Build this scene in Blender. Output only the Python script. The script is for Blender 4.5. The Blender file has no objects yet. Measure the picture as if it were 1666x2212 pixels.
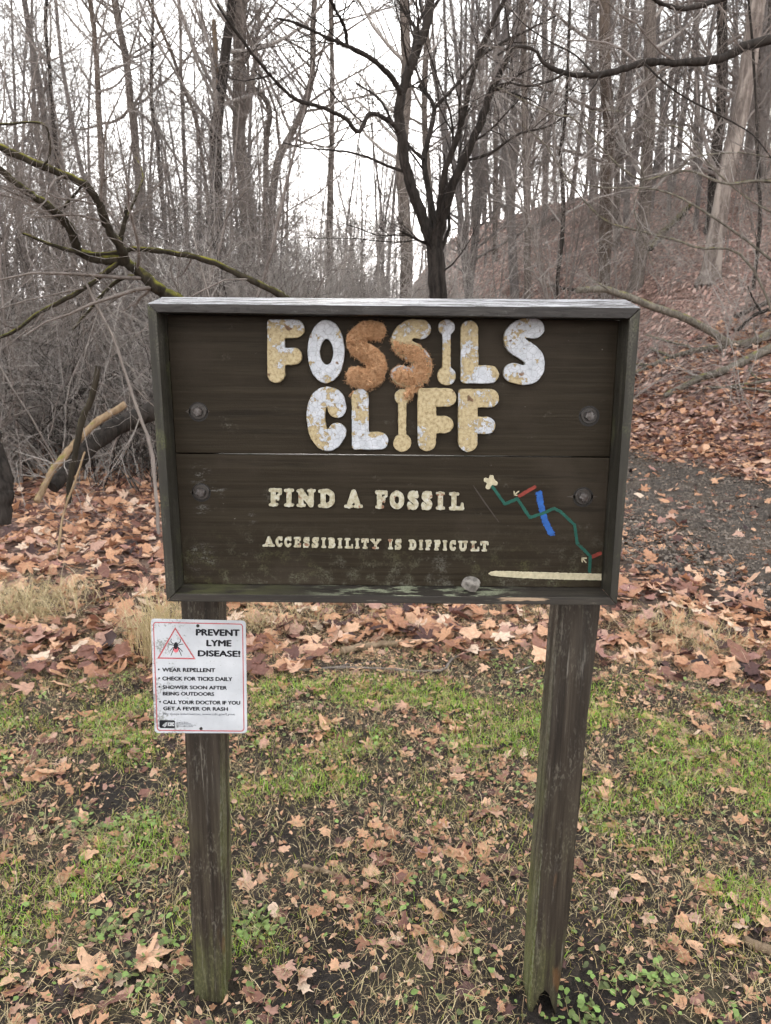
import bpy, math, random
import numpy as np
from mathutils import Matrix, Vector
from mathutils.geometry import tessellate_polygon

# ------------------------------------------------------------------ camera, sky, sun, exposure
SC = bpy.context.scene
COL = SC.collection
PITCH, ROLL, EYE = math.radians(12.0), math.radians(0.5), 1.49
PW, PH, FPX = 1666.0, 2212.0, 1600.0            # photo measured at this size
_f = np.array([0, math.cos(PITCH), -math.sin(PITCH)])
_r0 = np.array([1.0, 0, 0]); _u0 = np.array([0, math.sin(PITCH), math.cos(PITCH)])
_r = math.cos(ROLL) * _r0 + math.sin(ROLL) * _u0
_u = math.cos(ROLL) * _u0 - math.sin(ROLL) * _r0
CAM = np.array([0, 0, EYE])
cam_d = bpy.data.cameras.new('camera'); cam = bpy.data.objects.new('camera', cam_d); COL.objects.link(cam)
cam.matrix_world = Matrix(((_r[0], _u[0], -_f[0], 0), (_r[1], _u[1], -_f[1], 0), (_r[2], _u[2], -_f[2], EYE), (0, 0, 0, 1)))
cam_d.sensor_fit = 'VERTICAL'; cam_d.sensor_height = 36.0; cam_d.lens = FPX / PH * 36.0
cam_d.clip_start = 0.05; cam_d.clip_end = 2000
cam_d.dof.use_dof = True; cam_d.dof.focus_distance = 1.48; cam_d.dof.aperture_fstop = 14.0
SC.camera = cam

SUN_EL, SUN_AZ = math.radians(12.3), math.radians(-1.6)   # azimuth from +Y towards +X
W = bpy.data.worlds.new('World'); SC.world = W; W.use_nodes = True
nt = W.node_tree; nt.nodes.clear()
sky = nt.nodes.new('ShaderNodeTexSky'); sky.sky_type = 'NISHITA'; sky.sun_disc = False
sky.sun_elevation = SUN_EL; sky.sun_rotation = SUN_AZ
sky.altitude = 200; sky.air_density = 3.0; sky.dust_density = 0.4; sky.ozone_density = 1.0
hs = nt.nodes.new('ShaderNodeHueSaturation'); hs.inputs['Saturation'].default_value = 0.12
bg = nt.nodes.new('ShaderNodeBackground'); bg.inputs['Strength'].default_value = 0.15
wo = nt.nodes.new('ShaderNodeOutputWorld')
nt.links.new(sky.outputs[0], hs.inputs['Color']); veil = nt.nodes.new('ShaderNodeMix'); veil.data_type = 'RGBA'; veil.inputs[0].default_value = 0.6      # even cloud veil over the clear sky
veil.inputs[7].default_value = (3.25, 3.3, 3.45, 1)
nt.links.new(hs.outputs[0], veil.inputs[6]); nt.links.new(veil.outputs[2], bg.inputs['Color']); nt.links.new(bg.outputs[0], wo.inputs[0])
sun_d = bpy.data.lights.new('sun', 'SUN'); sun = bpy.data.objects.new('sun', sun_d); COL.objects.link(sun)
sun_d.energy = 1.2; sun_d.angle = math.radians(12); sun_d.color = (1.0, 0.95, 0.87)
_sd = Vector((math.cos(SUN_EL) * math.sin(SUN_AZ), math.cos(SUN_EL) * math.cos(SUN_AZ), math.sin(SUN_EL)))
sun.rotation_euler = _sd.to_track_quat('Z', 'Y').to_euler(); sun.location = (0, 30, 30)
SC.view_settings.view_transform = 'Standard'; SC.view_settings.look = 'None'
SC.view_settings.exposure = 2.4; SC.view_settings.gamma = 1.0
try: SC.view_settings.use_curve_mapping = False
except Exception: pass
SC.cycles.max_bounces = 4; SC.cycles.diffuse_bounces = 2; SC.cycles.glossy_bounces = 2
SC.cycles.transmission_bounces = 2; SC.cycles.transparent_max_bounces = 4
SC.cycles.use_denoising = True; SC.cycles.use_adaptive_sampling = True; SC.cycles.adaptive_threshold = 0.035; SC.cycles.adaptive_min_samples = 24

rng = np.random.default_rng(7)
random.seed(7)

# ------------------------------------------------------------------ pixels to places
def ray(x, y):
    x = np.asarray(x, float); y = np.asarray(y, float)
    a = (x - PW / 2) / FPX; b = -(y - PH / 2) / FPX
    return _f + a[..., None] * _r + b[..., None] * _u
def at_y(x, y, Y):
    d = ray(x, y); s = np.asarray(Y, float) / d[..., 1]
    return CAM + d * s[..., None]
def project(P):
    q = np.asarray(P, float) - CAM
    z = q @ _f
    return PW / 2 + FPX * (q @ _r) / z, PH / 2 - FPX * (q @ _u) / z, z

# ------------------------------------------------------------------ noise and terrain
def _hash(ix, iy, seed):
    h = (ix.astype(np.int64) * 374761393 + iy.astype(np.int64) * 668265263 + seed * 1446651) & 0xffffffff
    h = ((h ^ (h >> 13)) * 1274126177) & 0xffffffff
    return ((h ^ (h >> 16)) & 0xffff) / 65535.0
def vnoise(x, y, seed=0):
    x = np.asarray(x, float); y = np.asarray(y, float)
    ix = np.floor(x).astype(np.int64); iy = np.floor(y).astype(np.int64)
    fx = x - ix; fy = y - iy
    fx = fx * fx * (3 - 2 * fx); fy = fy * fy * (3 - 2 * fy)
    a = _hash(ix, iy, seed); b = _hash(ix + 1, iy, seed); c = _hash(ix, iy + 1, seed); d = _hash(ix + 1, iy + 1, seed)
    return (a * (1 - fx) + b * fx) * (1 - fy) + (c * (1 - fx) + d * fx) * fy
def fbm(x, y, seed=0, o=4):
    s = 0; a = 0.5; t = 0
    for k in range(o):
        s = s + a * vnoise(x * 2 ** k + 17.3 * k, y * 2 ** k - 9.1 * k, seed + k); t += a; a *= 0.5
    return s / t
_ph = np.arange(-180, 181, 1.0)
def _tab(ks, vs, w=4):
    t = np.interp(_ph, ks, vs); k = np.exp(-0.5 * (np.arange(-12, 13) / w) ** 2); k /= k.sum()
    return np.convolve(np.pad(t, 12, mode='edge'), k, 'valid')
_K = [-180, -70, -45, -27, -17, -8, 0.5, 3.5, 8.5, 16.7, 22.8, 32, 60, 110, 180]
_D0 = _tab(_K, [60, 30, 18, 17, 20, 30, 26, 16.0, 14.0, 11.4, 9.6, 8.4, 9, 30, 60], 1.5)
_SL = _tab(_K, [.15, .2, .2, .2, .18, .15, .2, .38, .4, .41, .41, .4, .35, .2, .15], 2)
_ZM = _tab(_K, [3, 4, 4, 4, 3, 2.2, 3.4, 6.9, 7.8, 8.2, 8.8, 9.2, 9, 5, 3], 2)
PATH_NEAR = [(1950, 1450), (1666, 1312), (1500, 1195), (1352, 1111), (1200, 1040), (1080, 970), (1000, 915), (960, 885)]
PATH_FAR = [(1950, 1115), (1666, 1074), (1500, 1036), (1352, 1000), (1200, 960), (1080, 922), (1000, 890), (960, 872)]
def _flat(pp):
    d = ray([p[0] for p in pp], [p[1] for p in pp]); s = -EYE / d[:, 2]
    return (CAM + d * s[:, None])[:, :2]
_pn, _pf = _flat(PATH_NEAR), _flat(PATH_FAR)
_pc = (_pn + _pf) / 2
def path_mask(x, y):
    """1 inside the trodden path, 0 well outside"""
    x = np.asarray(x, float); y = np.asarray(y, float)
    best = np.full(x.shape, 1e9)
    for i in range(len(_pc) - 1):
        a, b = _pc[i], _pc[i + 1]; ab = b - a
        t = np.clip(((x - a[0]) * ab[0] + (y - a[1]) * ab[1]) / (ab @ ab), 0, 1)
        wd = np.linalg.norm(_pn[i] - _pf[i]) * (1 - t) + np.linalg.norm(_pn[i + 1] - _pf[i + 1]) * t
        n = np.array([-ab[1], ab[0]]) / np.linalg.norm(ab)
        c = _pn[i] - _pf[i]; k = abs(c @ n) / np.linalg.norm(c)
        dd = np.hypot(x - a[0] - ab[0] * t, y - a[1] - ab[1] * t) / (wd * k / 2)
        best = np.minimum(best, dd)
    return np.clip((1.08 + .35 * (fbm(x * 1.7, y * 1.7, 47) - .5) - best) / 0.35, 0, 1)
def hill(x, y):
    d = np.hypot(x, y); ph = np.degrees(np.arctan2(x, y))
    d0 = np.interp(ph, _ph, _D0); sl = np.interp(ph, _ph, _SL); zm = np.interp(ph, _ph, _ZM)
    q = (d - d0) / 0.9
    zl = sl * 0.9 * np.where(q > 20, q, np.log1p(np.exp(np.minimum(q, 20))))
    k = 1.6
    z = -np.log(np.exp(-k * np.minimum(zl, 40)) + np.exp(-k * zm)) / k + np.log1p(np.exp(-k * zm)) / k
    return np.maximum(z, 0)
PITS = [(250, 1690, .22, .035), (600, 1815, .14, .03), (700, 2105, .16, .03), (1185, 2150, .10, .022), (455, 2150, .07, .02), (1290, 2160, .13, .03)]
_pits = [(*_flat([(p[0], p[1])])[0], p[2], p[3]) for p in PITS]
def pit(x, y):
    s = 0
    for px, py, r, a in _pits:
        s = s + a / 0.035 * np.exp(-((x - px) ** 2 + (y - py) ** 2) / (r * r))
    return s
def terrain(x, y):
    x = np.asarray(x, float); y = np.asarray(y, float)
    d = np.hypot(x, y); pm = path_mask(x, y)
    z = hill(x, y)
    z = z + (fbm(x * 0.3, y * 0.3, 3) - .5) * np.clip((d - 9) / 9, 0, 1) * 1.5
    z = z + (fbm(x * 1.6, y * 1.6, 5) - .5) * 0.10 * (1 - .8 * pm) * np.clip(d / 4, .25, 1)
    near = np.clip((14 - d) / 6, 0, 1)
    z = z + (fbm(x * 9, y * 9, 8, 4) - .5) * 0.05 * near * (1 - .7 * pm)
    z = z + (fbm(x * 40, y * 40, 9, 3) - .5) * 0.016 * np.clip((5 - d) / 2, 0, 1)
    z = z - 0.035 * pit(x, y) * (d < 5) - 0.012
    return z
def on_ground(x, y):
    d = ray(x, y).ravel()
    t = 0.5
    for _ in range(4000):
        p = CAM + d * t
        g = float(terrain(p[0], p[1]))
        if p[2] <= g: break
        t += max(0.01, (p[2] - g) * 0.35)
        if t > 300: break
    return CAM + d * t

# ------------------------------------------------------------------ object helpers
def tag(o, label=None, cat=None, group=None, kind=None):
    for k, v in (('label', label), ('category', cat), ('group', group), ('kind', kind)):
        if v: o[k] = v
    return o
ORG = {}
def empty(name, loc, label, cat, group=None):
    o = bpy.data.objects.new(name, None); o.empty_display_size = .1; o.location = loc
    COL.objects.link(o); ORG[o.name] = Vector(loc)
    return tag(o, label, cat, group)
def add(name, me, mat, parent=None, label=None, kind=None):
    o = bpy.data.objects.new(name, me); COL.objects.link(o)
    if mat is not None:
        me.materials.clear(); me.materials.append(mat)
    if parent is not None:
        o.parent = parent
        if parent.name in ORG: o.matrix_parent_inverse = Matrix.Translation(-ORG[parent.name])
    if label: o['label'] = label
    if kind: o['kind'] = kind
    return o
def mesh_np(name, V, faces, smooth=True, tint=None):
    """faces: list of int arrays (n,k)"""
    V = np.ascontiguousarray(V, dtype=np.float32).reshape(-1, 3)
    me = bpy.data.meshes.new(name)
    me.vertices.add(len(V)); me.vertices.foreach_set('co', V.ravel())
    faces = [np.asarray(f, dtype=np.int32) for f in faces if len(f)]
    idx = np.concatenate([f.ravel() for f in faces]); tot = np.concatenate([np.full(len(f), f.shape[1], np.int32) for f in faces])
    st = np.concatenate([[0], np.cumsum(tot)[:-1]]).astype(np.int32)
    me.loops.add(len(idx)); me.loops.foreach_set('vertex_index', idx)
    me.polygons.add(len(tot)); me.polygons.foreach_set('loop_start', st); me.polygons.foreach_set('loop_total', tot)
    me.polygons.foreach_set('use_smooth', np.full(len(tot), bool(smooth)))
    if tint is not None:
        a = me.attributes.new('tint', 'FLOAT', 'POINT'); a.data.foreach_set('value', np.ascontiguousarray(tint, dtype=np.float32))
    me.update(calc_edges=True); me.validate()
    return me
class Geo:
    def __init__(s): s.V = []; s.F = {}; s.n = 0; s.T = []
    def add(s, V, F, tint=None):
        V = np.asarray(V, float).reshape(-1, 3); F = np.asarray(F)
        s.F.setdefault(F.shape[1], []).append(F + s.n); s.V.append(V); s.n += len(V)
        s.T.append(np.full(len(V), 0.0) if tint is None else np.broadcast_to(np.asarray(tint, float), (len(V),)))
    def box(s, lo, hi):
        (a, b, c), (d, e, f) = lo, hi
        s.add([(a, b, c), (d, b, c), (d, e, c), (a, e, c), (a, b, f), (d, b, f), (d, e, f), (a, e, f)],
              [(0, 3, 2, 1), (4, 5, 6, 7), (0, 1, 5, 4), (1, 2, 6, 5), (2, 3, 7, 6), (3, 0, 4, 7)])
    def mesh(s, name, smooth=True):
        return mesh_np(name, np.concatenate(s.V), [np.concatenate(v) for v in s.F.values()], smooth, np.concatenate(s.T))
def unit(v): return v / np.maximum(np.linalg.norm(v, axis=-1, keepdims=True), 1e-9)
def tube_arrays(P, R, S):
    P = np.asarray(P, float); R = np.asarray(R, float)
    if P.ndim == 2: P = P[None]; R = R[None]
    N, K, _ = P.shape
    T = unit(np.gradient(P, axis=1)); m = unit(P[:, -1] - P[:, 0])
    ref = np.where((np.abs(m[:, 2]) > .8)[:, None], np.array([1.0, 0.13, 0]), np.array([0.05, 0.1, 1.0]))[:, None, :]
    u = unit(np.cross(T, ref)); v = np.cross(T, u)
    a = np.arange(S) * 2 * np.pi / S
    ring = P[:, :, None, :] + R[:, :, None, None] * (np.cos(a)[None, None, :, None] * u[:, :, None, :] + np.sin(a)[None, None, :, None] * v[:, :, None, :])
    V = ring.reshape(-1, 3)
    base = (np.arange(N) * K * S)[:, None, None] + (np.arange(K - 1) * S)[None, :, None]
    i = np.arange(S); j = (i + 1) % S
    F = np.stack([base + i, base + j, base + S + j, base + S + i], -1).reshape(-1, 4)
    return V, F
def smooth_line(P, R, n):
    P = np.asarray(P, float); R = np.asarray(R, float); k = len(P)
    if k < 3:
        t = np.linspace(0, 1, n)[:, None]; return P[0] * (1 - t) + P[-1] * t, np.interp(np.linspace(0, 1, n), np.linspace(0, 1, k), R)
    Q = np.vstack([2 * P[0] - P[1], P, 2 * P[-1] - P[-2]])
    s = np.linspace(0, k - 1, n); i = np.minimum(s.astype(int), k - 2); t = (s - i)[:, None]
    a, b, c, d = Q[i], Q[i + 1], Q[i + 2], Q[i + 3]
    out = .5 * ((2 * b) + (-a + c) * t + (2 * a - 5 * b + 4 * c - d) * t ** 2 + (-a + 3 * b - 3 * c + d) * t ** 3)
    return out, np.interp(s, np.arange(k), R)
def grow(start, dirs, length, rad, K, wob, trop, taper=.25):
    N = len(start); P = np.zeros((N, K, 3)); P[:, 0] = start; d = unit(dirs); st = (length / (K - 1))[:, None]
    for k in range(1, K):
        d = unit(d + rng.normal(0, wob, (N, 3)) + np.array([0, 0, trop]))
        P[:, k] = P[:, k - 1] + d * st
    R = rad[:, None] * np.linspace(1, taper, K)[None, :]
    return P, R
def children(P, R, n, t0, t1, ang, lfun, K, wob, trop, rk=.5, rmin=.0012, taper=.3):
    """n side branches on each parent line"""
    N, KP, _ = P.shape
    idx = np.repeat(np.arange(N), n); t = rng.uniform(t0, t1, len(idx)) * (KP - 1)
    i = np.minimum(t.astype(int), KP - 2); f = (t - i)[:, None]
    pos = P[idx, i] * (1 - f) + P[idx, i + 1] * f
    pr = R[idx, i] * (1 - f[:, 0]) + R[idx, i + 1] * f[:, 0]
    pd = unit(P[idx, i + 1] - P[idx, i])
    rv = unit(np.cross(pd, rng.normal(0, 1, (len(idx), 3))))
    a = np.radians(rng.uniform(ang[0], ang[1], len(idx)))[:, None]
    d = pd * np.cos(a) + rv * np.sin(a)
    L = lfun(t / (KP - 1), idx)
    rr = np.maximum(np.minimum(pr * rk * rng.uniform(.7, 1.2, len(idx)), L * .02), rmin)
    return grow(pos, d, L, rr, K, wob, trop, taper)

# ------------------------------------------------------------------ materials
class Mat:
    def __init__(s, name, rough=.8, spec=.3):
        s.m = bpy.data.materials.new(name); s.m.use_nodes = True; s.t = s.m.node_tree; s.t.nodes.clear()
        s.out = s.t.nodes.new('ShaderNodeOutputMaterial'); s.b = s.t.nodes.new('ShaderNodeBsdfPrincipled')
        s.b.inputs['Roughness'].default_value = rough; s.b.inputs['Specular IOR Level'].default_value = spec
        s.t.links.new(s.b.outputs[0], s.out.inputs[0]); s._tc = None
    def set(s, sock, v):
        if hasattr(v, 'is_output'): s.t.links.new(v, sock)
        else:
            if isinstance(v, tuple) and len(v) == 3 and len(sock.default_value) == 4: v = (*v, 1)
            sock.default_value = v
    def n(s, kind, **kw):
        nd = s.t.nodes.new(kind)
        for k, v in kw.items():
            if k.startswith('i_'):
                k = k[2:]; k = int(k) if k.isdigit() else k.replace('_', ' ')
                s.set(nd.inputs[k], v)
            else: setattr(nd, k, v)
        return nd
    def co(s, scale=(1, 1, 1), loc=(0, 0, 0), rot=(0, 0, 0)):
        if s._tc is None: s._tc = s.n('ShaderNodeTexCoord')
        mp = s.n('ShaderNodeMapping'); s.t.links.new(s._tc.outputs['Object'], mp.inputs[0])
        mp.inputs['Scale'].default_value = scale; mp.inputs['Location'].default_value = loc; mp.inputs['Rotation'].default_value = rot
        return mp.outputs[0]
    def noise(s, scale, detail=4, co=None, rough=.55, dist=0):
        return s.n('ShaderNodeTexNoise', i_Vector=co if co is not None else s.co(), i_Scale=scale, i_Detail=detail, i_Roughness=rough, i_Distortion=dist).outputs['Fac']
    def voro(s, scale, feature='F1', co=None, out='Distance'):
        return s.n('ShaderNodeTexVoronoi', feature=feature, i_Vector=co if co is not None else s.co(), i_Scale=scale).outputs[out]
    def ramp(s, fac, stops, interp='LINEAR'):
        nd = s.n('ShaderNodeValToRGB'); cr = nd.color_ramp; cr.interpolation = interp
        while len(cr.elements) < len(stops): cr.elements.new(.5)
        for e, (p, c) in zip(cr.elements, stops):
            e.position = p; e.color = (c, c, c, 1) if not isinstance(c, tuple) else (*c, 1)
        s.set(nd.inputs[0], fac); return nd.outputs[0]
    def mix(s, fac, a, b, mode='MIX'):
        nd = s.n('ShaderNodeMix', data_type='RGBA', blend_type=mode)
        s.set(nd.inputs[0], fac); s.set(nd.inputs[6], a); s.set(nd.inputs[7], b); return nd.outputs[2]
    def math(s, op, a, b=0.0):
        nd = s.n('ShaderNodeMath', operation=op); s.set(nd.inputs[0], a); s.set(nd.inputs[1], b); return nd.outputs[0]
    def sstep(s, v, a, b):
        nd = s.n('ShaderNodeMapRange', interpolation_type='SMOOTHSTEP'); s.set(nd.inputs[0], v)
        nd.inputs[1].default_value = a; nd.inputs[2].default_value = b; return nd.outputs[0]
    def sep(s, co=None):
        return s.n('ShaderNodeSeparateXYZ', i_0=co if co is not None else s.co()).outputs
    def attr(s, name='tint'): return s.n('ShaderNodeAttribute', attribute_name=name).outputs['Fac']
    def normal(s): return s.n('ShaderNodeSeparateXYZ', i_0=s.n('ShaderNodeNewGeometry').outputs['Normal']).outputs
    def color(s, c): s.set(s.b.inputs['Base Color'], c); return s
    def rough(s, c): s.set(s.b.inputs['Roughness'], c); return s
    def bump(s, h, strength=.5, dist=.01):
        nd = s.n('ShaderNodeBump', i_Strength=strength, i_Distance=dist, i_Height=h); s.t.links.new(nd.outputs[0], s.b.inputs['Normal']); return s
    def translucent(s, col, w):
        tr = s.n('ShaderNodeBsdfTranslucent'); s.set(tr.inputs[0], col)
        mx = s.n('ShaderNodeMixShader'); mx.inputs[0].default_value = w
        s.t.links.new(s.b.outputs[0], mx.inputs[1]); s.t.links.new(tr.outputs[0], mx.inputs[2]); s.t.links.new(mx.outputs[0], s.out.inputs[0]); return s

def wood_mat(name, axis, base=(.034, .027, .021), pale=(.085, .075, .063), moss=0.0, wear=.5, seed=0.0, wet=.55):
    m = Mat(name, wet, .35)
    sc = [60, 60, 60]; sc[axis] = 3.0
    c1 = m.co(tuple(sc), (seed, seed * 1.7, seed * .6)); g = m.noise(1.0, 6, c1, .65, .3)
    c2 = m.co((9, 9, 9), (seed, 3, 1)); big = m.noise(1, 4, c2, .6)
    fine = m.noise(260, 3)
    col = m.ramp(g, [(.25, tuple(v * .55 for v in base)), (.5, base), (.75, tuple(v * 1.35 for v in base))])
    w = m.sstep(m.math('ADD', m.math('MULTIPLY', g, .55), m.math('MULTIPLY', big, .6)), .66 - .12 * wear, .82)
    w = m.math('MULTIPLY', w, m.sstep(fine, .4, .6))
    col = m.mix(m.math('MULTIPLY', w, .75), col, pale)
    if moss > 0:
        k = m.math('MULTIPLY', m.sstep(m.noise(14, 5, None, .65), .62 - .2 * moss, .78), m.sstep(fine, .35, .62))
        col = m.mix(m.math('MULTIPLY', k, .8), col, (.12, .13, .05))
    sp = m.sstep(m.noise(420, 1), .74, .80)
    col = m.mix(m.math('MULTIPLY', sp, .35), col, (.22, .21, .19))
    m.color(col).rough(m.ramp(big, [(.3, wet - .12), (.7, wet + .2)]))
    m.bump(m.math('ADD', m.math('MULTIPLY', g, 1.0), m.math('MULTIPLY', fine, .3)), .5, .0022)
    return m.m

def plain(name, col, rough=.7, var=.25, scale=60, spec=.3, bump=0):
    m = Mat(name, rough, spec); n = m.noise(scale, 4)
    m.color(m.ramp(n, [(.3, tuple(v * (1 - var) for v in col)), (.7, tuple(min(1, v * (1 + var)) for v in col))]))
    if bump: m.bump(n, bump, .002)
    return m.m
def bark_mat(name, dark, light, moss=0.0, scale=1.0, pale_patch=0.0, mosscol=(.13, .14, .03)):
    m = Mat(name, .9, .15)
    g = m.noise(1, 6, m.co((28 * scale, 28 * scale, 5 * scale)), .65, .4)
    b = m.noise(1.3 * scale, 4)
    col = m.ramp(m.math('ADD', m.math('MULTIPLY', g, .7), m.math('MULTIPLY', b, .3)), [(.33, dark), (.5, tuple((x + y) / 2 for x, y in zip(dark, light))), (.66, light)])
    if pale_patch:
        k = m.sstep(m.noise(1, 5, m.co((7, 7, 1.6)), .6), .62 - pale_patch * .25, .66)
        col = m.mix(k, col, (.36, .31, .27))
    if moss:
        nz = m.normal()[2]
        k = m.math('MULTIPLY', m.sstep(nz, .15, .75), m.sstep(m.noise(11, 5, None, .6), .62 - .32 * moss, .66))
        col = m.mix(k, col, m.ramp(m.noise(40, 3), [(.3, mosscol), (.7, (.24, .21, .03))]))
    m.color(col).bump(g, .8, .02)
    return m.m
def leaf_mat(name, stops, trans=.25, rough=.55):
    m = Mat(name, rough, .35)
    c = m.ramp(m.attr(), stops)
    n = m.noise(70, 4, None, .6)
    c = m.mix(.55, c, m.ramp(n, [(.3, .55), (.7, 1.35)]), 'MULTIPLY')
    m.color(c).bump(n, .25, .003)
    m.translucent(c, trans)
    return m.m
LEAF_STOPS = [(0, (.035, .022, .022)), (.12, (.10, .05, .045)), (.25, (.24, .115, .085)), (.40, (.46, .235, .135)), (.58, (.62, .35, .205)), (.74, (.72, .46, .30)), (.86, (.38, .20, .17)), (.93, (.66, .45, .33)), (1, (.76, .60, .46))]
MT = {}
MT['leaf'] = leaf_mat('fallen_leaf_brown', LEAF_STOPS)
MT['hill_leaf'] = leaf_mat('hill_leaf_brown', [(0, (.14, .085, .075)), (.3, (.32, .19, .16)), (.6, (.52, .335, .275)), (1, (.70, .52, .44))], .15, .75)
MT['grass'] = leaf_mat('grass_green', [(0, (.24, .20, .07)), (.25, (.34, .35, .07)), (.5, (.24, .42, .045)), (.8, (.30, .58, .06)), (1, (.54, .60, .16))], .35, .5)
MT['clover'] = leaf_mat('small_leaves_green', [(0, (.09, .10, .05)), (.5, (.17, .22, .07)), (1, (.26, .40, .11))], .2, .5)
MT['straw'] = leaf_mat('dead_straw', [(0, (.14, .095, .06)), (.35, (.30, .22, .12)), (.6, (.42, .35, .17)), (.8, (.52, .42, .25)), (1, (.66, .54, .36))], .15, .6)
MT['bark_dark'] = bark_mat('bark_dark', (.008, .007, .006), (.055, .046, .040))
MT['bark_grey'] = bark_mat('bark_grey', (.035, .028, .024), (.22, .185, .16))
MT['bark_brown'] = bark_mat('bark_brown', (.045, .034, .028), (.16, .125, .10), moss=.25)
MT['bark_pale'] = bark_mat('bark_pale_dead', (.07, .055, .048), (.24, .20, .175), pale_patch=.8)
MT['bark_snag'] = bark_mat('bark_snag_tan', (.13, .09, .06), (.32, .24, .16))
MT['bark_moss'] = bark_mat('bark_mossy', (.012, .010, .007), (.055, .045, .032), moss=.85)
MT['bark_lichen'] = bark_mat('bark_lichen_grey', (.035, .03, .025), (.24, .215, .175), moss=.45, mosscol=(.16, .16, .07))
MT['log_tan'] = bark_mat('log_weathered_tan', (.17, .115, .07), (.38, .28, .175), moss=.3)
MT['twig_grey'] = bark_mat('twig_grey', (.20, .178, .163), (.46, .42, .385))
MT['twig_brown'] = bark_mat('twig_brown', (.105, .088, .078), (.27, .232, .208))
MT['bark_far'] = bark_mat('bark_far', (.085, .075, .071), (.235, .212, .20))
MT['stone'] = plain('stone_grey', (.19, .175, .155), .85, .55, 90, bump=.8)

# soil: wet dark mud with crumbs and leaf-brown beyond
m = Mat('forest_soil', .8, .25)
n1 = m.noise(5, 5); n2 = m.noise(55, 5, None, .7); n3 = m.voro(26, 'F1', None, 'Color'); lf = m.attr('leafy')
soil = m.ramp(n2, [(.3, (.012, .0095, .008)), (.5, (.036, .028, .022)), (.72, (.11, .082, .058))])
soil = m.mix(m.sstep(n1, .5, .7), soil, m.mix(.6, soil, (.11, .095, .05)))
lv = m.ramp(m.n('ShaderNodeSeparateColor', i_0=n3).outputs[0], [(0, (.09, .055, .048)), (.4, (.27, .16, .13)), (.75, (.45, .28, .225)), (1, (.56, .39, .32))])
lv = m.mix(.6, lv, m.ramp(m.noise(3.0, 4), [(.3, .5), (.7, 1.3)]), 'MULTIPLY')
soil = m.mix(m.math('MULTIPLY', m.attr('mud'), .85), soil, m.ramp(n2, [(.3, (.008, .007, .006)), (.7, (.035, .028, .025))]))
m.color(m.mix(lf, soil, lv)).rough(m.ramp(n2, [(.3, .45), (.7, .95)])).bump(m.math('ADD', n2, m.noise(190, 2)), 1.0, .012)
MT['soil'] = m.m
m = Mat('path_gravel_mud', .7, .3)
n1 = m.noise(90, 4, None, .7); v = m.voro(70); n2 = m.noise(2.2, 4)
c = m.ramp(n1, [(.28, (.026, .021, .017)), (.5, (.085, .070, .058)), (.75, (.20, .17, .14))])
c = m.mix(m.sstep(n2, .45, .7), c, m.mix(.6, c, (.14, .10, .065)))
n4 = m.noise(14, 6, m.co((1, 1, 1)), .75); n5 = m.noise(1, 5, m.co((5, 16, 5), (0, 0, 0), (0, 0, -.7)), .7)
c = m.mix(m.math('MULTIPLY', m.sstep(n4, .52, .66), .7), c, (.20, .145, .105))
c = m.mix(m.math('MULTIPLY', m.sstep(n5, .52, .68), .75), c, (.022, .018, .015))
m.color(c).rough(m.ramp(n1, [(.3, .5), (.7, .9)])).bump(m.math('ADD', m.math('ADD', n1, v), m.math('MULTIPLY', n4, 2.0)), 1.0, .03)
MT['path'] = m.m

# ------------------------------------------------------------------ the ground
def blob(px, py, rx, ry):
    g = _flat([(px, py)])[0]; return (*g, rx, ry)
GRASS = [blob(1480, 1540, .75, .32), (*_flat([(1560, 1700)])[0], .5, .22), blob(1330, 1520, .35, .2), blob(900, 1540, .9, .28), blob(450, 1520, .9, .2),
         blob(100, 1560, .5, .25), blob(200, 1830, .35, .16), blob(150, 1980, .3, .14), blob(620, 1530, .4, .2), blob(60, 1740, .3, .15), blob(330, 1600, .4, .12),
         blob(1630, 1950, .2, .12), blob(720, 1700, .35, .12), blob(560, 2080, .1, .08), blob(60, 2130, .14, .1), blob(1400, 1780, .3, .12)]
def grass_w(x, y):
    s = 0
    for gx, gy, rx, ry in GRASS: s = s + np.exp(-((x - gx) / rx) ** 2 - ((y - gy) / ry) ** 2)
    d = np.hypot(x, y)
    w = np.clip(s * 1.25 + .16, 0, 1.3) * np.clip((fbm(x * 6, y * 6, 21) - .40) * 4.5, 0, 1) * np.clip((3.75 + 0.5 * (fbm(x * 2, y * 2, 23) - .5) - d) / .5, 0, 1)
    return w * (1 - np.clip(pit(x, y) * 1.2, 0, 1))
LEAF_EDGE = 3.35
def leaf_w(x, y):
    d = np.hypot(x, y)
    e = LEAF_EDGE + 0.7 * (fbm(x * 1.8, y * 1.8, 31) - .5)
    w = np.clip((d - e) / .35, 0, 1)
    return w * (1 - .93 * np.clip(path_mask(x, y) * 1.5 - .2, 0, 1))

NR = 290
rr = 0.25 * (500 / 0.25) ** (np.linspace(0, 1, NR) ** 1.0)
ph = np.radians(np.concatenate([np.linspace(-180, -46, 40, endpoint=False), np.linspace(-46, 46, 320, endpoint=False), np.linspace(46, 180, 40, endpoint=False)]))
RR, PHI = np.meshgrid(rr, ph, indexing='ij')
GX, GY = RR * np.sin(PHI), RR * np.cos(PHI)
GZ = terrain(GX, GY)
nA = len(ph)
V = np.stack([GX, GY, GZ], -1).reshape(-1, 3)
V = np.vstack([V, [[0, 0, float(terrain(0., 0.))]]])
i = np.arange(NR - 1)[:, None] * nA; j = np.arange(nA)[None, :]; j2 = (j + 1) % nA
F = np.stack([i + j, i + nA + j, i + nA + j2, i + j2], -1).reshape(-1, 4)
Ft = np.stack([np.full(nA, NR * nA), j[0], j2[0]], -1)
me = mesh_np('forest_floor', V, [F, Ft])
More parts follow.
